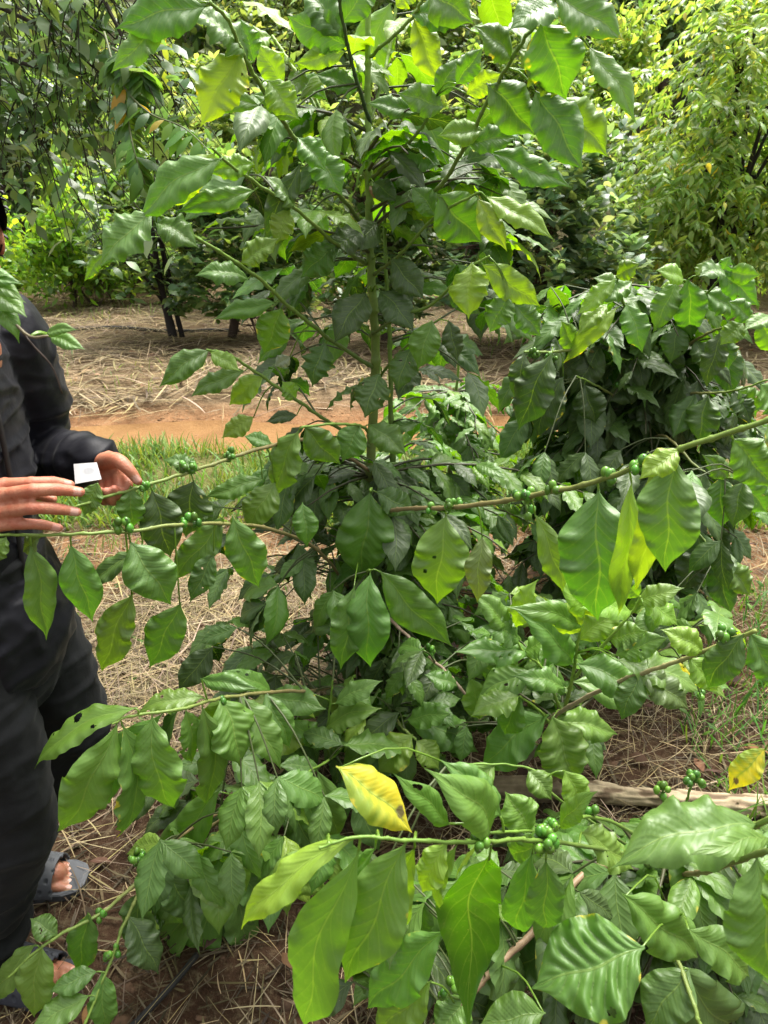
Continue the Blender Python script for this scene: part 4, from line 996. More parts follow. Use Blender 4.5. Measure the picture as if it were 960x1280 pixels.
TREES = [
    # name, label, trunk px, Y, crown box, clusters, per, L, asp, mix, style, trunk r, multi
    ('slim_tree', 'slim dark trunked young tree left of centre, twin stems standing on the mulch', 215, 7.6, (110, 170, 300, 420), 300, 9, (.10, .16), .42, DK, 'whorl', .05, 2),
    ('slim_tree', 'brownish trunked young tree just right of the twin stemmed one', 287, 7.9, (245, 150, 420, 425), 320, 9, (.10, .16), .42, DK, 'whorl', .055, 1),
    ('slim_tree', 'dark leaved young tree hidden behind the top of the central coffee plant', 482, 7.5, (390, 170, 570, 430), 300, 9, (.10, .16), .42, DK, 'whorl', .06, 1),
    ('whorled_tree', 'dense bluish green tree with leaf whorls down to the ground, right of the central plant', 686, 7.0, (550, 190, 800, 450), 560, 10, (.11, .17), .46, BL, 'whorl', .06, 2),
    ('feathery_tree', 'yellow green feathery tree with dark bare limbs filling the upper right', 885, 8.2, (765, -40, 1090, 350), 900, 22, (.08, .15), .30, YG, 'spray', .06, 3),
    ('pale_tree', 'pale leaved tree behind the slim trunks, left of the central stem', 330, 10.5, (215, 70, 430, 280), 360, 9, (.13, .2), .42, PG, 'whorl', .07, 1),
    ('pale_tree', 'pale leaved tree right behind the central coffee stem', 500, 10.8, (410, 60, 610, 300), 360, 9, (.13, .2), .42, PG, 'whorl', .07, 1),
    ('broad_tree', 'mid green tree behind the bluish whorled tree', 650, 11.0, (570, 40, 780, 260), 360, 9, (.12, .18), .42, MD, 'whorl', .07, 1),
    ('shrub', 'bright lime green shrub at the left, beyond the man\'s shoulder', 95, 9.6, (20, 240, 160, 420), 220, 11, (.09, .15), .45, BG, 'scatter', .03, 3),
    ('shrub', 'bright green shrub at the left edge behind the man\'s head', 10, 10.0, (-70, 270, 50, 420), 220, 11, (.09, .15), .45, BG, 'scatter', .03, 3),
    ('broad_tree', 'dark green tree behind the lime shrubs at the left', 170, 11.5, (80, 190, 250, 360), 300, 10, (.12, .18), .42, MD, 'whorl', .06, 1),
    ('yellow_tree', 'small glowing yellow green tree beside the feathery one', 765, 12.0, (715, 20, 815, 150), 220, 12, (.1, .16), .4, YG, 'scatter', .05, 1),
    ('broad_tree', 'tree on the hill at the upper left with orange yellow young shoots', 210, 13.0, (110, 40, 280, 210), 340, 9, (.12, .2), .4, MD + [((.5, .36, .08), .35)], 'whorl', .07, 1),
    ('round_tree', 'small leaved round tree high on the hill, left of the central stem', 330, 14.5, (250, -40, 430, 130), 420, 12, (.08, .14), .5, PG, 'scatter', .08, 1),
    ('round_tree', 'small leaved round tree high on the hill, behind the central stem', 480, 15.0, (400, -50, 560, 110), 400, 12, (.08, .14), .5, MD, 'scatter', .08, 1),
    ('round_tree', 'small leaved round tree high on the hill, right of the central stem', 620, 14.5, (540, -50, 710, 110), 400, 12, (.08, .14), .5, PG, 'scatter', .08, 1),
    ('dark_tree', 'darkest tree at the top, between the yellow tree and the feathery one', 800, 16.0, (690, -70, 900, 80), 400, 12, (.12, .2), .45, DK, 'scatter', .1, 1),
    ('feathery_tree', 'second yellow green feathery tree at the right edge, further back', 985, 11.0, (870, 120, 1100, 360), 400, 22, (.1, .17), .3, YG, 'spray', .06, 2),
    ('dark_tree', 'dark tree at the far left behind the overhanging branches', 30, 13.0, (-80, 60, 120, 270), 380, 11, (.12, .2), .45, DK, 'scatter', .09, 1),
    ('shrub', 'mid green bush in the gap left of the slim dark trunks', 165, 10.2, (90, 290, 235, 425), 160, 10, (.08, .14), .45, MD, 'scatter', .02, 3),
    ('shrub', 'pale green bush behind the slim trunks, right of the twin stems', 310, 10.6, (230, 290, 400, 420), 200, 10, (.08, .14), .45, PG, 'scatter', .02, 3),
    ('shrub', 'light green bush low behind the central coffee stem', 450, 10.8, (370, 280, 550, 415), 200, 10, (.08, .14), .45, BG, 'scatter', .02, 3),
    ('shrub', 'green bush behind the foot of the bluish whorled tree', 610, 10.6, (520, 280, 710, 420), 200, 10, (.08, .14), .45, MD, 'scatter', .02, 3),
    ('shrub', 'low yellowish shrub under the feathery tree at the right', 850, 9.0, (770, 260, 950, 410), 240, 10, (.08, .13), .42, YG, 'scatter', .03, 3),
]
for i, (nm, lb, tx, Y, box, ncl, per, Lr, asp, mix, st, tr, mu) in enumerate(TREES):
    cc, cr = crown_px(*box, Y)
    bx = at(tx, 400, Y)[0]
    tree(nm, lb, (bx, Y, gz(bx, Y)), cc, cr, ncl, per, Lr, asp, mix, 100 + i, st, tr, cat='shrub' if nm == 'shrub' else 'tree', multi=mu,
         group='shrubs behind the path' if nm == 'shrub' else 'trees behind the path', tone_b=(.035, .03, .028) if i in (0, 4, 17) else (.085, .06, .045))

# wood on the hillside that reads as one mass
def hill_wood():
    r = np.random.default_rng(300); Bs, Ds, Ns, Ls, Cs = [], [], [], [], []
    for i in range(300):
        y = r.uniform(14.5, 44); x = r.uniform(-1.15, 1.15) * y
        z = gz(x, y); c = np.array([x, y, z + r.uniform(1.2, 3.2)]); rad = np.array([1, 1, .9]) * r.uniform(1.2, 2.4)
        k = 420
        n = nrm(r.normal(size=(k, 3))); n[:, 2] = np.abs(n[:, 2]) * 1.0 - .25
        n[:, 1] = -np.abs(n[:, 1]) * r.choice([1, 1, 1, -1], k)
        p = c + n * rad * r.uniform(.7, 1.05, (k, 1)) * (1 + .18 * np.sin(n[:, :1] * 9 + i) * np.cos(n[:, 2:] * 8))
        Bs.append(p); Ds.append(n * .5 + r.normal(size=(k, 3))); Ns.append(n + np.array([0, 0, .6]) + r.normal(size=(k, 3)) * .3)
        Ls.append(r.uniform(.22, .45, k) * (.6 + y / 45))
        cm = [MD, MD, PG, PG, DK][r.integers(5)]
        Cs.append(tones_for(k, cm, r))
    B = np.vstack(Bs); L = np.concatenate(Ls)
    V, Fc, U, C = leaf_batch(B, np.vstack(Ds), np.vstack(Ns), L, L * .5, np.vstack(Cs), T_TINY, r)
    o = build('hillside_wood', V, Fc, M_TREELEAF, None, U, C)
    tag(o, 'mass of mixed green woodland covering the hillside', 'woodland', kind='stuff')
hill_wood()

# overhanging tree at the upper left: trunk outside the frame, limbs and drooping strands inside
def overhang():
    r = np.random.default_rng(401)
    o = empty('overhanging_tree', (-3.3, 3.3, 0), 'dark drooping branches of a tree hanging in from the upper left corner', 'tree', 'trees behind the path')
    mb = MB()
    T = spline([(-3.3, 3.3, -.05), (-3.2, 3.2, 1.4), (-3.0, 3.1, 3.0), (-2.9, 3.0, 4.2)], 16)
    V, Fc = tube(T, np.linspace(.11, .04, 16), 10, wob=.04); mb.add(V, Fc, (.06, .05, .04, 1))
    B, D, N, L = [], [], [], []
    limbs = [[(-150, -60, 3.0), (-20, 0, 2.9), (60, 40, 2.8), (130, 95, 2.7)], [(-150, 0, 3.1), (-20, 60, 2.9), (50, 85, 2.8), (128, 95, 2.75)], [(-150, -120, 3.0), (0, -80, 2.8), (100, -50, 2.7), (160, -10, 2.6)],
             [(-150, 80, 3.2), (-30, 110, 3.0), (20, 140, 2.9), (60, 190, 2.8)], [(-150, -150, 2.9), (40, -120, 2.7), (150, 40, 2.6), (165, 120, 2.55)]]
    def strand(p, ln, dx, ll=.085, gap=.035):
        t = np.linspace(0, 1, 8)[:, None]
        Q = p + np.array([dx, r.normal(0, .1), 0]) * ln * t + np.array([0, 0, -1]) * ln * t ** 1.3
        V, Fc = tube(Q, np.linspace(.0028, .0012, 8), 4, caps=False); mb.add(V, Fc, (.05, .05, .03, 1))
        Q = spline(Q, 30)
        for f in np.arange(.08, 1, gap / ln):
            q = Q[int(f * 29)]
            B.append(q); th = r.uniform(0, 6.283)
            D.append([math.cos(th) * .8 + .15, math.sin(th) * .8, r.uniform(-1.3, .1)]); N.append([math.cos(th) * .8 - .1, math.sin(th) * .8 - .5, .9]); L.append(ll * r.uniform(.75, 1.25))
    for lm in limbs:
        P = np.vstack([[T[10]], [at(*q) for q in lm]])
        Q = spline(P, 26); V, Fc = tube(Q, np.linspace(.014, .003, 26), 7); mb.add(V, Fc, (.055, .045, .035, 1))
        for q in Q[8:]:
            for _ in range(3):
                ln = r.uniform(.08, .34)
                strand(q + r.normal(size=3) * .09, ln, r.uniform(-.5, .9), .07, .05)
    for x, y, ln in [(95, 150, .45), (110, 160, .5), (60, 200, .3), (40, 190, .35), (120, 100, .3), (20, 200, .3)]:
        strand(at(x, y, 2.75), ln, .12, .08, .07)
    mb.build('trunk', M_BARK, o)
    k = len(B); L = np.array(L)
    V, Fc, U, C = leaf_batch(np.array(B), np.array(D), np.array(N), L, L * .48, tones_for(k, [((.075, .15, .06), 4), ((.11, .21, .08), 3), ((.18, .27, .15), 2), ((.2, .32, .05), .5)], r), T_TREE, r)
    build('crown', V, Fc, M_TREELEAF, o, U, C)
    # light spray of paired leaflets
    s = empty('leafy_spray', at(148, 60, 2.4), 'light green spray of hanging paired leaflets beside the dark drooping branches', 'twig')
    mb = MB(); B, D, N, L = [], [], [], []
    for pts in [[(130, 40, 2.5), (150, 100, 2.4), (185, 140, 2.35), (230, 160, 2.3), (268, 195, 2.25)], [(150, 100, 2.4), (160, 150, 2.35), (168, 190, 2.3), (182, 232, 2.3)], [(140, 60, 2.45), (165, 75, 2.4), (180, 100, 2.4)]]:
        Q = spline([at(*p) for p in pts], 40); V, Fc = tube(Q, np.linspace(.004, .0012, 40), 5); mb.add(V, Fc, (.12, .14, .05, 1))
        for j in range(6, 40, 2):
            for sg in (-1, 1):
                B.append(Q[j]); D.append([.45 * sg + r.normal(0, .25), .5 * sg, r.uniform(-1.2, -.5)]); N.append([-.3 * sg + r.normal(0, .4), -.5 + r.normal(0, .3), .9]); L.append(r.uniform(.06, .1))
    mb.build('stem', M_STEM, s); k = len(B); L = np.array(L)
    V, Fc, U, C = leaf_batch(np.array(B), np.array(D), np.array(N), L, L * .36, tones_for(k, [((.09, .2, .03), 3), ((.06, .14, .03), 3), ((.4, .3, .04), .1)], r), T_TREE, r)
    build('leaflets', V, Fc, M_TREELEAF, s, U, C)
overhang()

# ------------------------------------------------------------------ log, hoses
def log():
    Q = spline([(at(600, 968, 1.50)), at(700, 975, 1.50), at(800, 985, 1.48), at(900, 996, 1.46), at(1040, 1012, 1.44)], 30)
    zg = np.array([gz(p[0], p[1]) for p in Q])
    Q[:, 2] = np.maximum(Q[:, 2], zg + .03) * .0 + zg + .034
    o = empty('fallen_log', Q[0], 'pale weathered log lying across the ground at the right, bark flaking', 'log')
    rad = .032 + .004 * np.sin(np.linspace(0, 9, 30)) + np.linspace(0, -.006, 30)
    Q = spline(Q, 160); rad = np.interp(np.linspace(0, 1, 160), np.linspace(0, 1, 30), rad); sg = 40
    V, Fc = tube(Q, rad, sg)
    ax = np.repeat(np.linspace(0, 1, 160), sg); th = np.tile(np.linspace(0, 6.283, sg, endpoint=False), 160)
    rdg = np.array([mnoise.noise(Vector((math.cos(b_) * 3.2, math.sin(b_) * 3.2, a_ * 9))) for a_, b_ in zip(ax, th)])
    fin = np.array([mnoise.noise(Vector((math.cos(b_) * 9, math.sin(b_) * 9, a_ * 22))) for a_, b_ in zip(ax, th)])
    pat = np.array([mnoise.noise(Vector((math.cos(b_) * 1.2, math.sin(b_) * 1.2, a_ * 14 + 5))) for a_, b_ in zip(ax, th)])
    V = V + nrm(V - np.repeat(Q, sg, 0)) * (rdg * .006 + fin * .003 - (pat > .12) * .003)[:, None]
    C = np.array([.44, .35, .23]) * (1 + .5 * fin[:, None] + .25 * rdg[:, None])
    dk = np.clip((pat - .05) * 6, 0, 1)[:, None]; C = C * (1 - dk) + np.array([.16, .11, .07]) * dk
    lf = np.clip((.32 - ax) * 8, 0, .75)[:, None]; C = C * (1 - lf) + np.array([.15, .11, .075]) * lf
    C = np.hstack([np.clip(C, .03, 1), np.ones((len(C), 1))])
    build('log_body', V, Fc, M_BARK, o, colr=C)
    Q = Q[::5][:30]
    for i, (dx, dz) in ((6, (.06, .1)), (19, (-.05, .06))):
        V, Fc = tube(np.array([Q[i], Q[i] + [dx * .5, -.02, dz * .6], Q[i] + [dx, -.03, dz]]), [.012, .01, .008], 8, wob=.06)
        build('stub', V, Fc, M_BARK, o, colr=np.tile((.3, .22, .14, 1), (len(V), 1)))
log()
def hose(pts, rad, label):
    Q = spline(pts, 30); Q[:, 2] = [gz(p[0], p[1]) + rad + .012 for p in Q]
    V, Fc = tube(Q, rad, 8); o = build('irrigation_hose', V, Fc, M_BLACK); tag(o, label, 'hose', None)
hose([at(40, 426, 8.0), at(130, 427, 8.0), at(170, 428, 8.05), at(210, 425, 8.1), at(300, 424, 8.2)], .02, 'thin black hose lying on the mulch near the slim trunks')
hose([(-.62, .78, 0), (-.53, .87, 0), (-.46, .96, 0), (-.42, 1.03, 0)], .007, 'black hose on bare soil at the bottom, below the hanging leaves')

# ------------------------------------------------------------------ person
def remesh(name, parts, voxel, smooth_it=0):
    mb = MB()
    for V, Fc in parts: mb.add(V, Fc)
    tmp = build('tmp', np.vstack(mb.V), mb.F, None)
    m = tmp.modifiers.new('r', 'REMESH'); m.mode = 'VOXEL'; m.voxel_size = voxel
    if smooth_it:
        s = tmp.modifiers.new('s', 'SMOOTH'); s.iterations = smooth_it; s.factor = .5
    dg = bpy.context.evaluated_depsgraph_get()
    me = bpy.data.meshes.new_from_object(tmp.evaluated_get(dg))
    n = len(me.vertices); V = np.empty(n * 3); me.vertices.foreach_get('co', V); V = V.reshape(-1, 3)
    Nn = np.empty(n * 3); me.vertices.foreach_get('normal', Nn); Nn = Nn.reshape(-1, 3)
    Fc = [tuple(p.vertices) for p in me.polygons]
    bpy.data.objects.remove(tmp); bpy.data.meshes.remove(me)
    return V, Nn, Fc

def limb(pts, rads, seg=16, n=18, ref=None):
    P = spline(pts, n)
    rr = np.array(rads, float)
    x = np.linspace(0, len(rr) - 1, n)
    if rr.ndim == 1: rad = np.interp(x, np.arange(len(rr)), rr)
    else: rad = np.stack([np.interp(x, np.arange(len(rr)), rr[:, 0]), np.interp(x, np.arange(len(rr)), rr[:, 1])], 1)
    V, Fc = tube(P, rad, seg, ref=ref)
    parts = [(V, Fc)]
    for i in (0, -1):
        e = rad[i] if rad.ndim == 1 else rad[i].mean()
        parts.append(ellipsoid(P[i], (e, e, e)))
    return parts

per = empty('person', (-.8, 1.1, 0), 'person in black jacket, dark trousers and grey sandals, holding a coffee branch', 'person')
hipR, hipL = np.array([-.77, 1.02, .86]), np.array([-.77, 1.22, .86])
knR, knL = np.array([-.735, 1.0, .48]), np.array([-.715, 1.24, .51])
anR, anL = np.array([-.86, .99, .08]), np.array([-.95, 1.22, .08])
shR, shL = np.array([-.70, .94, 1.33]), np.array([-.69, 1.31, 1.35])
elR, elL = np.array([-.86, .80, 1.10]), np.array([-.725, 1.37, 1.08])
wrR = np.array([-.685, .965, 1.145]); wrL = at(122, 574, 1.24)
neck = np.array([-.69, 1.125, 1.40]); head = np.array([-.648, 1.12, 1.535])
HA = R(-42); HR = np.array([[math.cos(HA), -math.sin(HA), 0], [math.sin(HA), math.cos(HA), 0], [0, 0, 1]])
def ho(x, y, z): return head + HR @ np.array([x, y, z])
parts = []
parts += limb([(-.79, 1.12, .84), (-.80, 1.12, 1.05), (-.76, 1.125, 1.25), (-.71, 1.125, 1.36)], [(.10, .15), (.095, .14), (.10, .16), (.07, .12)], 20, 16, ref=(1, 0, 0))
parts += limb([(-.72, 1.125, 1.34), neck, head - [0.0, 0, .06]], [.065, .055, .055])
parts.append(ellipsoid(ho(-.01, 0, .02), (.098, .077, .10), HR))
parts.append(ellipsoid(ho(.02, 0, -.055), (.068, .058, .062), HR))
parts.append(ellipsoid(ho(.094, 0, -.02), (.016, .013, .024), HR))
parts.append(ellipsoid(ho(.086, 0, -.062), (.010, .024, .010), HR))
for sg in (-1, 1):
    parts.append(ellipsoid(ho(-.012, sg * .078, -.01), (.018, .009, .03), HR))
    parts.append(ellipsoid(ho(.075, sg * .032, .022), (.012, .02, .006), HR))
parts += limb([shR, elR], [.05, .042]) + limb([elR, wrR], [.04, .027]) + limb([shL, elL], [.05, .042]) + limb([elL, wrL], [.04, .028])
parts += limb([hipR, knR], [.08, .055]) + limb([knR, anR], [.052, .036]) + limb([hipL, knL], [.08, .055]) + limb([knL, anL], [.052, .036])
toes = []
for an, ang in ((anR, R(-8)), (anL, R(2))):
    f = np.array([math.cos(ang), math.sin(ang), 0]); s_ = np.array([-math.sin(ang), math.cos(ang), 0])
    parts += limb([an + f * -.05 + [0, 0, -.03], an + f * .05 + [0, 0, -.025], an + f * .13 + [0, 0, -.04]], [(.035, .032), (.036, .038), (.018, .042)], 14, 10, ref=(0, 0, 1))
    for j, (off, ln, rr) in enumerate([(.030, .055, .0125), (.010, .052, .0095), (-.007, .047, .009), (-.023, .040, .0085), (-.037, .032, .008)]):
        sg = -1 if an is anL else 1      # big toe on the inner side
        b = an + f * .12 + s_ * off * sg + [0, 0, -.05]; e = b + f * ln + [0, 0, -.006]
        parts += limb([b, (b + e) / 2 + [0, 0, .004], e], [rr, rr * 1.05, rr * .85], 10, 8); toes.append(e + [0, 0, rr * .8])
# right hand: back of the hand toward the camera, fingers to the right
nails = []
FR = {'index': [(6, 606, 1.03), (40, 604, 1.03), (66, 603, 1.045), (88, 606, 1.06)], 'middle': [(4, 619, 1.0), (42, 613, .995), (72, 612, 1.01), (100, 615, 1.03)],
      'ring': [(2, 640, .99), (40, 635, .985), (70, 636, 1.0), (96, 640, 1.02)], 'little': [(0, 657, .985), (28, 655, .985), (52, 656, .995), (74, 660, 1.01)]}
for k, P in FR.items():
    pts = [at(*p) for p in P]; rr = {'index': .0100, 'middle': .0104, 'ring': .0100, 'little': .0088}[k]
    parts += limb(pts, [rr * 1.12, rr * 1.03, rr * .98, rr * .78], 14, 18)
    parts.append(ellipsoid(pts[1], (rr * 1.12,) * 3)); parts.append(ellipsoid(pts[2], (rr * 1.04,) * 3))
    parts += limb([wrR + (pts[0] - wrR) * .15, pts[0]], [.016, rr * 1.25], 12, 10)
    d = nrm(pts[3] - pts[2]); nails.append((pts[3] - d * .002 + np.array([0, -.0065, .003]), d, .0085))
pc = (at(4, 622, 1.0) + wrR) / 2
parts.append(ellipsoid(pc + [.0, .008, 0], (.050, .016, .036)))
parts += limb([wrR + [.02, .015, .02], at(20, 612, 1.07), at(48, 618, 1.09), at(66, 624, 1.09)], [.016, .013, .011, .008], 12, 12)
# left hand: thumb on top, fingers curled under the branch
FL = {'index': [(151, 588, 1.205), (160, 604, 1.175), (152, 619, 1.165), (143, 611, 1.15)], 'middle': [(144, 590, 1.205), (148, 610, 1.17), (141, 627, 1.16), (133, 614, 1.145)],
      'ring': [(136, 592, 1.21), (138, 612, 1.175), (131, 627, 1.165), (125, 613, 1.15)], 'little': [(128, 593, 1.215), (129, 610, 1.185), (123, 623, 1.175), (118, 612, 1.16)]}
for k, P in FL.items():
    pts = [at(*p) for p in P]; rr = {'index': .0094, 'middle': .0096, 'ring': .009, 'little': .008}[k]
    parts += limb(pts, [rr * 1.1, rr * 1.03, rr * .98, rr * .8], 14, 18)
    parts += limb([wrL + (pts[0] - wrL) * .2, pts[0]], [.018, rr * 1.3], 12, 10)
tp = [at(128, 577, 1.215), at(146, 575, 1.18), at(160, 586, 1.165), at(172, 601, 1.165)]
parts += limb(tp, [.017, .0135, .0115, .0085], 14, 16); nails.append((tp[3] + np.array([0.001, -.006, .006]), nrm(tp[3] - tp[2]), .009))
parts.append(ellipsoid((wrL + at(142, 590, 1.21)) / 2, (.034, .022, .030)))
V, Nn, Fc = remesh('body', parts, .0032, 3)
skin = np.array([.36, .17, .10])
Cb = np.tile(np.append(skin, 1), (len(V), 1))
hands = (V[:, 2] > 1.05) & (V[:, 2] < 1.25) & (V[:, 0] > -.70)
Cb[hands, :3] = (.42, .175, .10)
for k in list(FR.values()) + list(FL.values()):
    for j in (1, 2):
        q = at(*k[j]); d2 = ((V - q) ** 2).sum(1); w = np.exp(-d2 / (2 * .007 ** 2))[:, None]
        Cb[:, :3] = Cb[:, :3] * (1 - .28 * w * np.array([.5, 1, 1]))
    q = at(*k[3]); w = np.exp(-((V - q) ** 2).sum(1) / (2 * .010 ** 2))[:, None]; Cb[:, :3] = Cb[:, :3] * (1 - w * .5) + np.array([.48, .18, .125]) * w * .5
for q, d, rr in nails:
    e = V - q; al = e @ d; pr = np.linalg.norm(e - np.outer(al, d), axis=1)
    m = (np.abs(al) < rr * .75) & (pr < rr * .72); Cb[m, :3] = (.58, .34, .28)
for q in toes:
    m = ((V - q) ** 2).sum(1) < .006 ** 2; Cb[m, :3] = (.62, .42, .36)
LV = (V - head) @ HR      # head-local coordinates
for sg in (-1, 1):
    dd = np.linalg.norm(LV - [.085, sg * .032, .004], axis=1); Cb[dd < .011, :3] = (.7, .66, .62); Cb[dd < .006, :3] = (.02, .015, .012)
    m = (np.abs(LV[:, 2] - .027) < .004) & (np.abs(LV[:, 1] - sg * .032) < .02) & (LV[:, 0] > .05); Cb[m, :3] = (.02, .015, .012)
m = (np.abs(LV[:, 2] + .062) < .008) & (np.abs(LV[:, 1]) < .024) & (LV[:, 0] > .07) & (LV[:, 0] < .13); Cb[m, :3] = (.42, .16, .14)
build('body', V, Fc, M_SKIN, per, colr=Cb)
# hair: cap with a ragged fringe
Vh, Fh = ellipsoid((-.014, 0, .030), (.110, .089, .106), nu=48, nv=32)
keep = [f for f in Fh if (lambda c: (c[2] > .058 or c[0] < .005 or (c[0] < .03 and c[2] > -.0)) and c[2] > -.055)(Vh[list(f)].mean(0))]
Vh = Vh + np.array([mnoise.noise(Vector(p * 60)) for p in Vh])[:, None] * .006 * nrm(Vh)
Vh = Vh @ HR.T + head
mbh = MB(); mbh.add(Vh, keep)
for i in range(500):
    f = keep[rng.integers(len(keep))]; p = Vh[list(f)].mean(0); n_ = nrm(p - head)
    d = nrm(HR @ np.array([.5, rng.normal(0, .3), -.5]) + n_ * .5)
    Vt, Ft = tube(np.array([p, p + d * .007 + n_ * .001, p + d * .015 - n_ * .003]), [.0022, .0016, .0004], 4); mbh.add(Vt, Ft)
mbh.build('hair', M_HAIR, per)

def wrinkle(V, Nn, fn): return V + Nn * np.array([fn(p) for p in V])[:, None]
def n3(p, sx, sy, sz): return mnoise.noise(Vector((p[0] * sx, p[1] * sy, p[2] * sz)))
# jacket
jp = []
jp += limb([(-.78, 1.12, .86), (-.79, 1.12, 1.0), (-.77, 1.125, 1.2), (-.72, 1.125, 1.34), (-.71, 1.125, 1.395)], [(.165, .205), (.155, .195), (.15, .205), (.105, .165), (.06, .075)], 28, 22, ref=(1, 0, 0))
jp += limb([shR + [0, .03, -.01], (shR + elR) / 2 + [0, -.01, 0], elR], [.085, .07, .068]) + limb([elR, elR * .4 + wrR * .6, wrR + [-.035, -.015, 0]], [.068, .055, .045])
wl = wrL - nrm(wrL - elL) * .012
jp += limb([shL + [0, -.03, -.01], (shL + elL) / 2 + [.012, 0, 0], elL + [.0, 0, .01]], [.09, .074, .072]) + limb([elL, elL * .45 + wl * .55, wl], [.070, .060, .043])
jp += limb([neck + [0, 0, -.01], neck + [.003, 0, .035]], [.078, .072])
V, Nn, Fc = remesh('jacket', jp, .006, 8)
def jw(p):
    q = p + .03 * np.array([n3(p, 6, 6, 6), 0, n3(p + 5, 6, 6, 6)]); a = .006 * n3(p, 6, 6, 11) + .006 * max(0, 1 - 4.5 * abs(n3(q, 6, 6, 15))) + .003 * max(0, 1 - 4 * abs(n3(q + 3, 14, 14, 26)))
    dcuff = np.linalg.norm(p - wl)
    if dcuff < .12: a += .006 * math.sin(dcuff * 230) * max(0, 1 - dcuff / .12)
    de = np.linalg.norm(p - elL)
    if de < .16: a += .010 * math.sin((p[2] * 1.0 - p[0] * .9) * 110 + 3 * n3(p, 12, 12, 12)) * (1 - de / .16)
    return a
V = wrinkle(V, Nn, jw)
build('jacket', V, Fc, M_JACKET, per)
# zip line on the front of the jacket
Q = spline([(-.628, 1.09, .88), (-.632, 1.09, 1.0), (-.622, 1.095, 1.15), (-.62, 1.10, 1.28)], 14)
V, Fc = tube(Q, .005, 6); build('zip', V, Fc, M_BLACK, per)
# trousers
tpz = limb([(-.78, 1.12, .98), (-.78, 1.12, .85), (-.775, 1.12, .78)], [(.135, .175), (.145, .19), (.12, .17)], 24, 14, ref=(1, 0, 0))
tpz += limb([hipR, (hipR + knR) / 2 + [.02, 0, 0], knR + [.015, 0, 0]], [.108, .095, .082]) + limb([knR + [.015, 0, 0], (knR + anR) / 2 + [-.005, 0, 0], anR + [-.015, 0, -.01]], [.082, .077, .074])
tpz += limb([hipL, (hipL + knL) / 2 + [.02, 0, 0], knL + [.015, 0, 0]], [.108, .095, .082]) + limb([knL + [.015, 0, 0], (knL + anL) / 2 + [-.005, 0, 0], anL + [.0, 0, .02]], [.082, .075, .071])
V, Nn, Fc = remesh('trousers', tpz, .006, 8)
V = wrinkle(V, Nn, lambda p: .006 * n3(p, 6, 6, 9) + .006 * max(0, 1 - 4.5 * abs(n3(p, 5, 5, 14))) + .003 * max(0, 1 - 4 * abs(n3(p + 3, 12, 12, 22))) + .010 * math.sin(p[2] * 75 + p[0] * 40 + 4 * n3(p, 9, 9, 9)) * max(0, 1 - abs(p[2] - .16) / .16) )
V[:, 2] = np.maximum(V[:, 2], .012)
build('trousers', V, Fc, M_TROUSER, per)
# sandals: sole and a perforated strap
def sandal(an, ang, mat):
    f = np.array([math.cos(ang), math.sin(ang), 0]); s_ = np.array([-math.sin(ang), math.cos(ang), 0])
    prof = [(-.085, .034), (-.06, .042), (0, .042), (.06, .048), (.12, .054), (.165, .052), (.195, .040), (.208, .02)]
    ring = [(a, w) for a, w in prof] + [(a, -w) for a, w in reversed(prof)]
    o0 = np.array([an[0], an[1], 0.0]); V = []
    for z, k in ((.002, .97), (.012, 1.0), (.028, 1.0), (.031, .95)):
        V += [o0 + f * a * k + s_ * w * k + [0, 0, z] for a, w in ring]
    m = len(ring); Fc = [tuple(range(m - 1, -1, -1)), tuple(3 * m + i for i in range(m))]
    for q in range(3):
        Fc += [(q * m + i, q * m + (i + 1) % m, (q + 1) * m + (i + 1) % m, (q + 1) * m + i) for i in range(m)]
    so = build('sandal', np.array(V), Fc, mat, per, smooth=False)
    # strap: arched band over the foot with a staggered grid of round dimples
    nu, nv = 44, 60; U_, T_ = np.meshgrid(np.linspace(0, 1, nu), np.linspace(0, math.pi, nv), indexing='ij')
    a = .055 + U_ * .088; w = .058 + .002 * U_; h = .116 - .036 * U_
    pit = np.maximum(0, np.sin(U_ * 22 + np.floor(T_ * 4) * 1.57)) * np.maximum(0, np.sin(T_ * 14)) 
    k = 1 - .09 * (pit > .45)
    P = o0 + f * a[..., None] + s_ * (np.cos(T_) * w * k)[..., None] + np.array([0, 0, 1.0]) * (.026 + np.sin(T_) * (h - .026) * k)[..., None]
    b = build('strap', P.reshape(-1, 3), grid_faces(nu, nv), mat, so)
    sm = b.modifiers.new('thick', 'SOLIDIFY'); sm.thickness = .005
sandal(anR, R(-8), M_RUBBER_DARK); sandal(anL, R(2), M_RUBBER)

# card in the left hand
def card():
    cor = [at(92, 580, 1.155), at(121, 578, 1.165), at(127, 599, 1.150), at(94, 605, 1.135)]
    n = 9; V = []; U = []
    for i in range(n):
        for j in range(n):
            a, b = i / (n - 1), j / (n - 1)
            p = (cor[0] * (1 - a) + cor[1] * a) * (1 - b) + (cor[3] * (1 - a) + cor[2] * a) * b
            p = p + np.array([0, -1, .4]) * .003 * math.sin(a * 3.1); V.append(p); U.append((a, 1 - b))
    o = build('paper_card', np.array(V), grid_faces(n, n), M_CARD, uv=np.array(U), smooth=False)
    sm = o.modifiers.new('thick', 'SOLIDIFY'); sm.thickness = .0008
    tag(o, 'small white paper card with a faint grey mark, held in the man\'s far hand', 'card')
card()

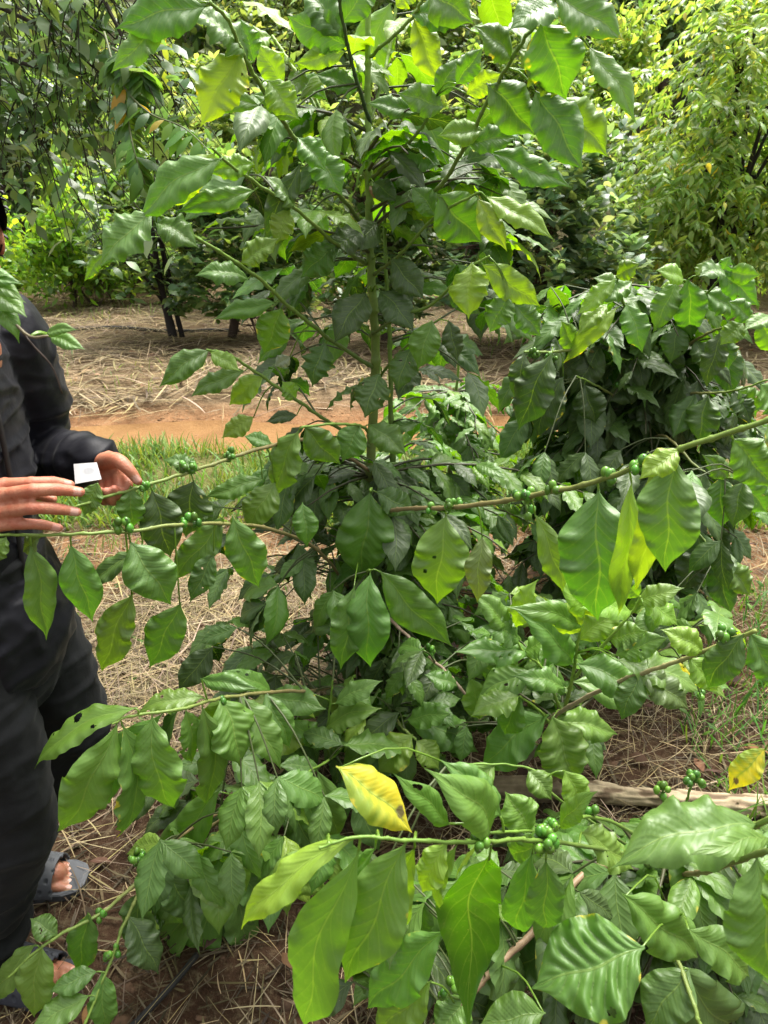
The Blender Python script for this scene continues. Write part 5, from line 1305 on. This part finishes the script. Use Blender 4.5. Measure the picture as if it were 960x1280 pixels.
# ------------------------------------------------------------------ light, sky, camera
w = bpy.data.worlds.new('World'); sc.world = w; w.use_nodes = True
nt = w.node_tree; nt.nodes.clear()
SUN_EL, SUN_AZ = R(66), R(32)           # azimuth measured from +Y toward +X
sky = nt.nodes.new('ShaderNodeTexSky'); sky.sky_type = 'NISHITA'; sky.sun_disc = False
sky.sun_elevation = SUN_EL; sky.sun_rotation = SUN_AZ; sky.dust_density = 4.0; sky.air_density = 1.0
hs = nt.nodes.new('ShaderNodeHueSaturation'); hs.inputs['Saturation'].default_value = .06
bg = nt.nodes.new('ShaderNodeBackground'); bg.inputs[1].default_value = .11
ow = nt.nodes.new('ShaderNodeOutputWorld')
# thin overcast: whitened sky, brighter overhead than at the horizon
gg = nt.nodes.new('ShaderNodeTexCoord'); sp = nt.nodes.new('ShaderNodeSeparateXYZ'); mr = nt.nodes.new('ShaderNodeMapRange')
mr.inputs[1].default_value = 0; mr.inputs[2].default_value = 1; mr.inputs[3].default_value = .7; mr.inputs[4].default_value = 1.6
mx = nt.nodes.new('ShaderNodeVectorMath'); mx.operation = 'SCALE'
nt.links.new(gg.outputs['Generated'], sp.inputs[0]); nt.links.new(sp.outputs[2], mr.inputs[0])
nt.links.new(sky.outputs[0], hs.inputs['Color']); nt.links.new(hs.outputs[0], mx.inputs[0]); nt.links.new(mr.outputs[0], mx.inputs['Scale'])
nt.links.new(mx.outputs[0], bg.inputs[0]); nt.links.new(bg.outputs[0], ow.inputs[0])
sd = bpy.data.lights.new('sun', 'SUN'); sd.energy = 3.1; sd.angle = R(36); sd.color = (1, .95, .86)
so = bpy.data.objects.new('sun', sd); col.objects.link(so)
dv = Vector((math.sin(SUN_AZ) * math.cos(SUN_EL), math.cos(SUN_AZ) * math.cos(SUN_EL), math.sin(SUN_EL)))
so.rotation_euler = (-dv).to_track_quat('-Z', 'Y').to_euler(); so.location = (3, 3, 12)

cd = bpy.data.cameras.new('camera'); co = bpy.data.objects.new('camera', cd); col.objects.link(co)
co.location = CAM; co.rotation_euler = (R(90) - PITCH, 0, 0)
cd.sensor_fit = 'VERTICAL'; cd.sensor_height = 34.6; cd.sensor_width = 25.95; cd.lens = 34.6 * F / 1280
cd.clip_start = .02; cd.clip_end = 500
cd.dof.use_dof = True; cd.dof.focus_distance = 1.55; cd.dof.aperture_fstop = 10.0
sc.camera = co
sc.view_settings.view_transform = 'Standard'; sc.view_settings.look = 'None'; sc.view_settings.exposure = 1.5; sc.view_settings.gamma = 1
sc.view_settings.use_curve_mapping = False
cy = sc.cycles
cy.use_denoising = True
cy.max_bounces = 7; cy.diffuse_bounces = 4; cy.glossy_bounces = 3; cy.transmission_bounces = 4; cy.transparent_max_bounces = 6
cy.sample_clamp_indirect = 6
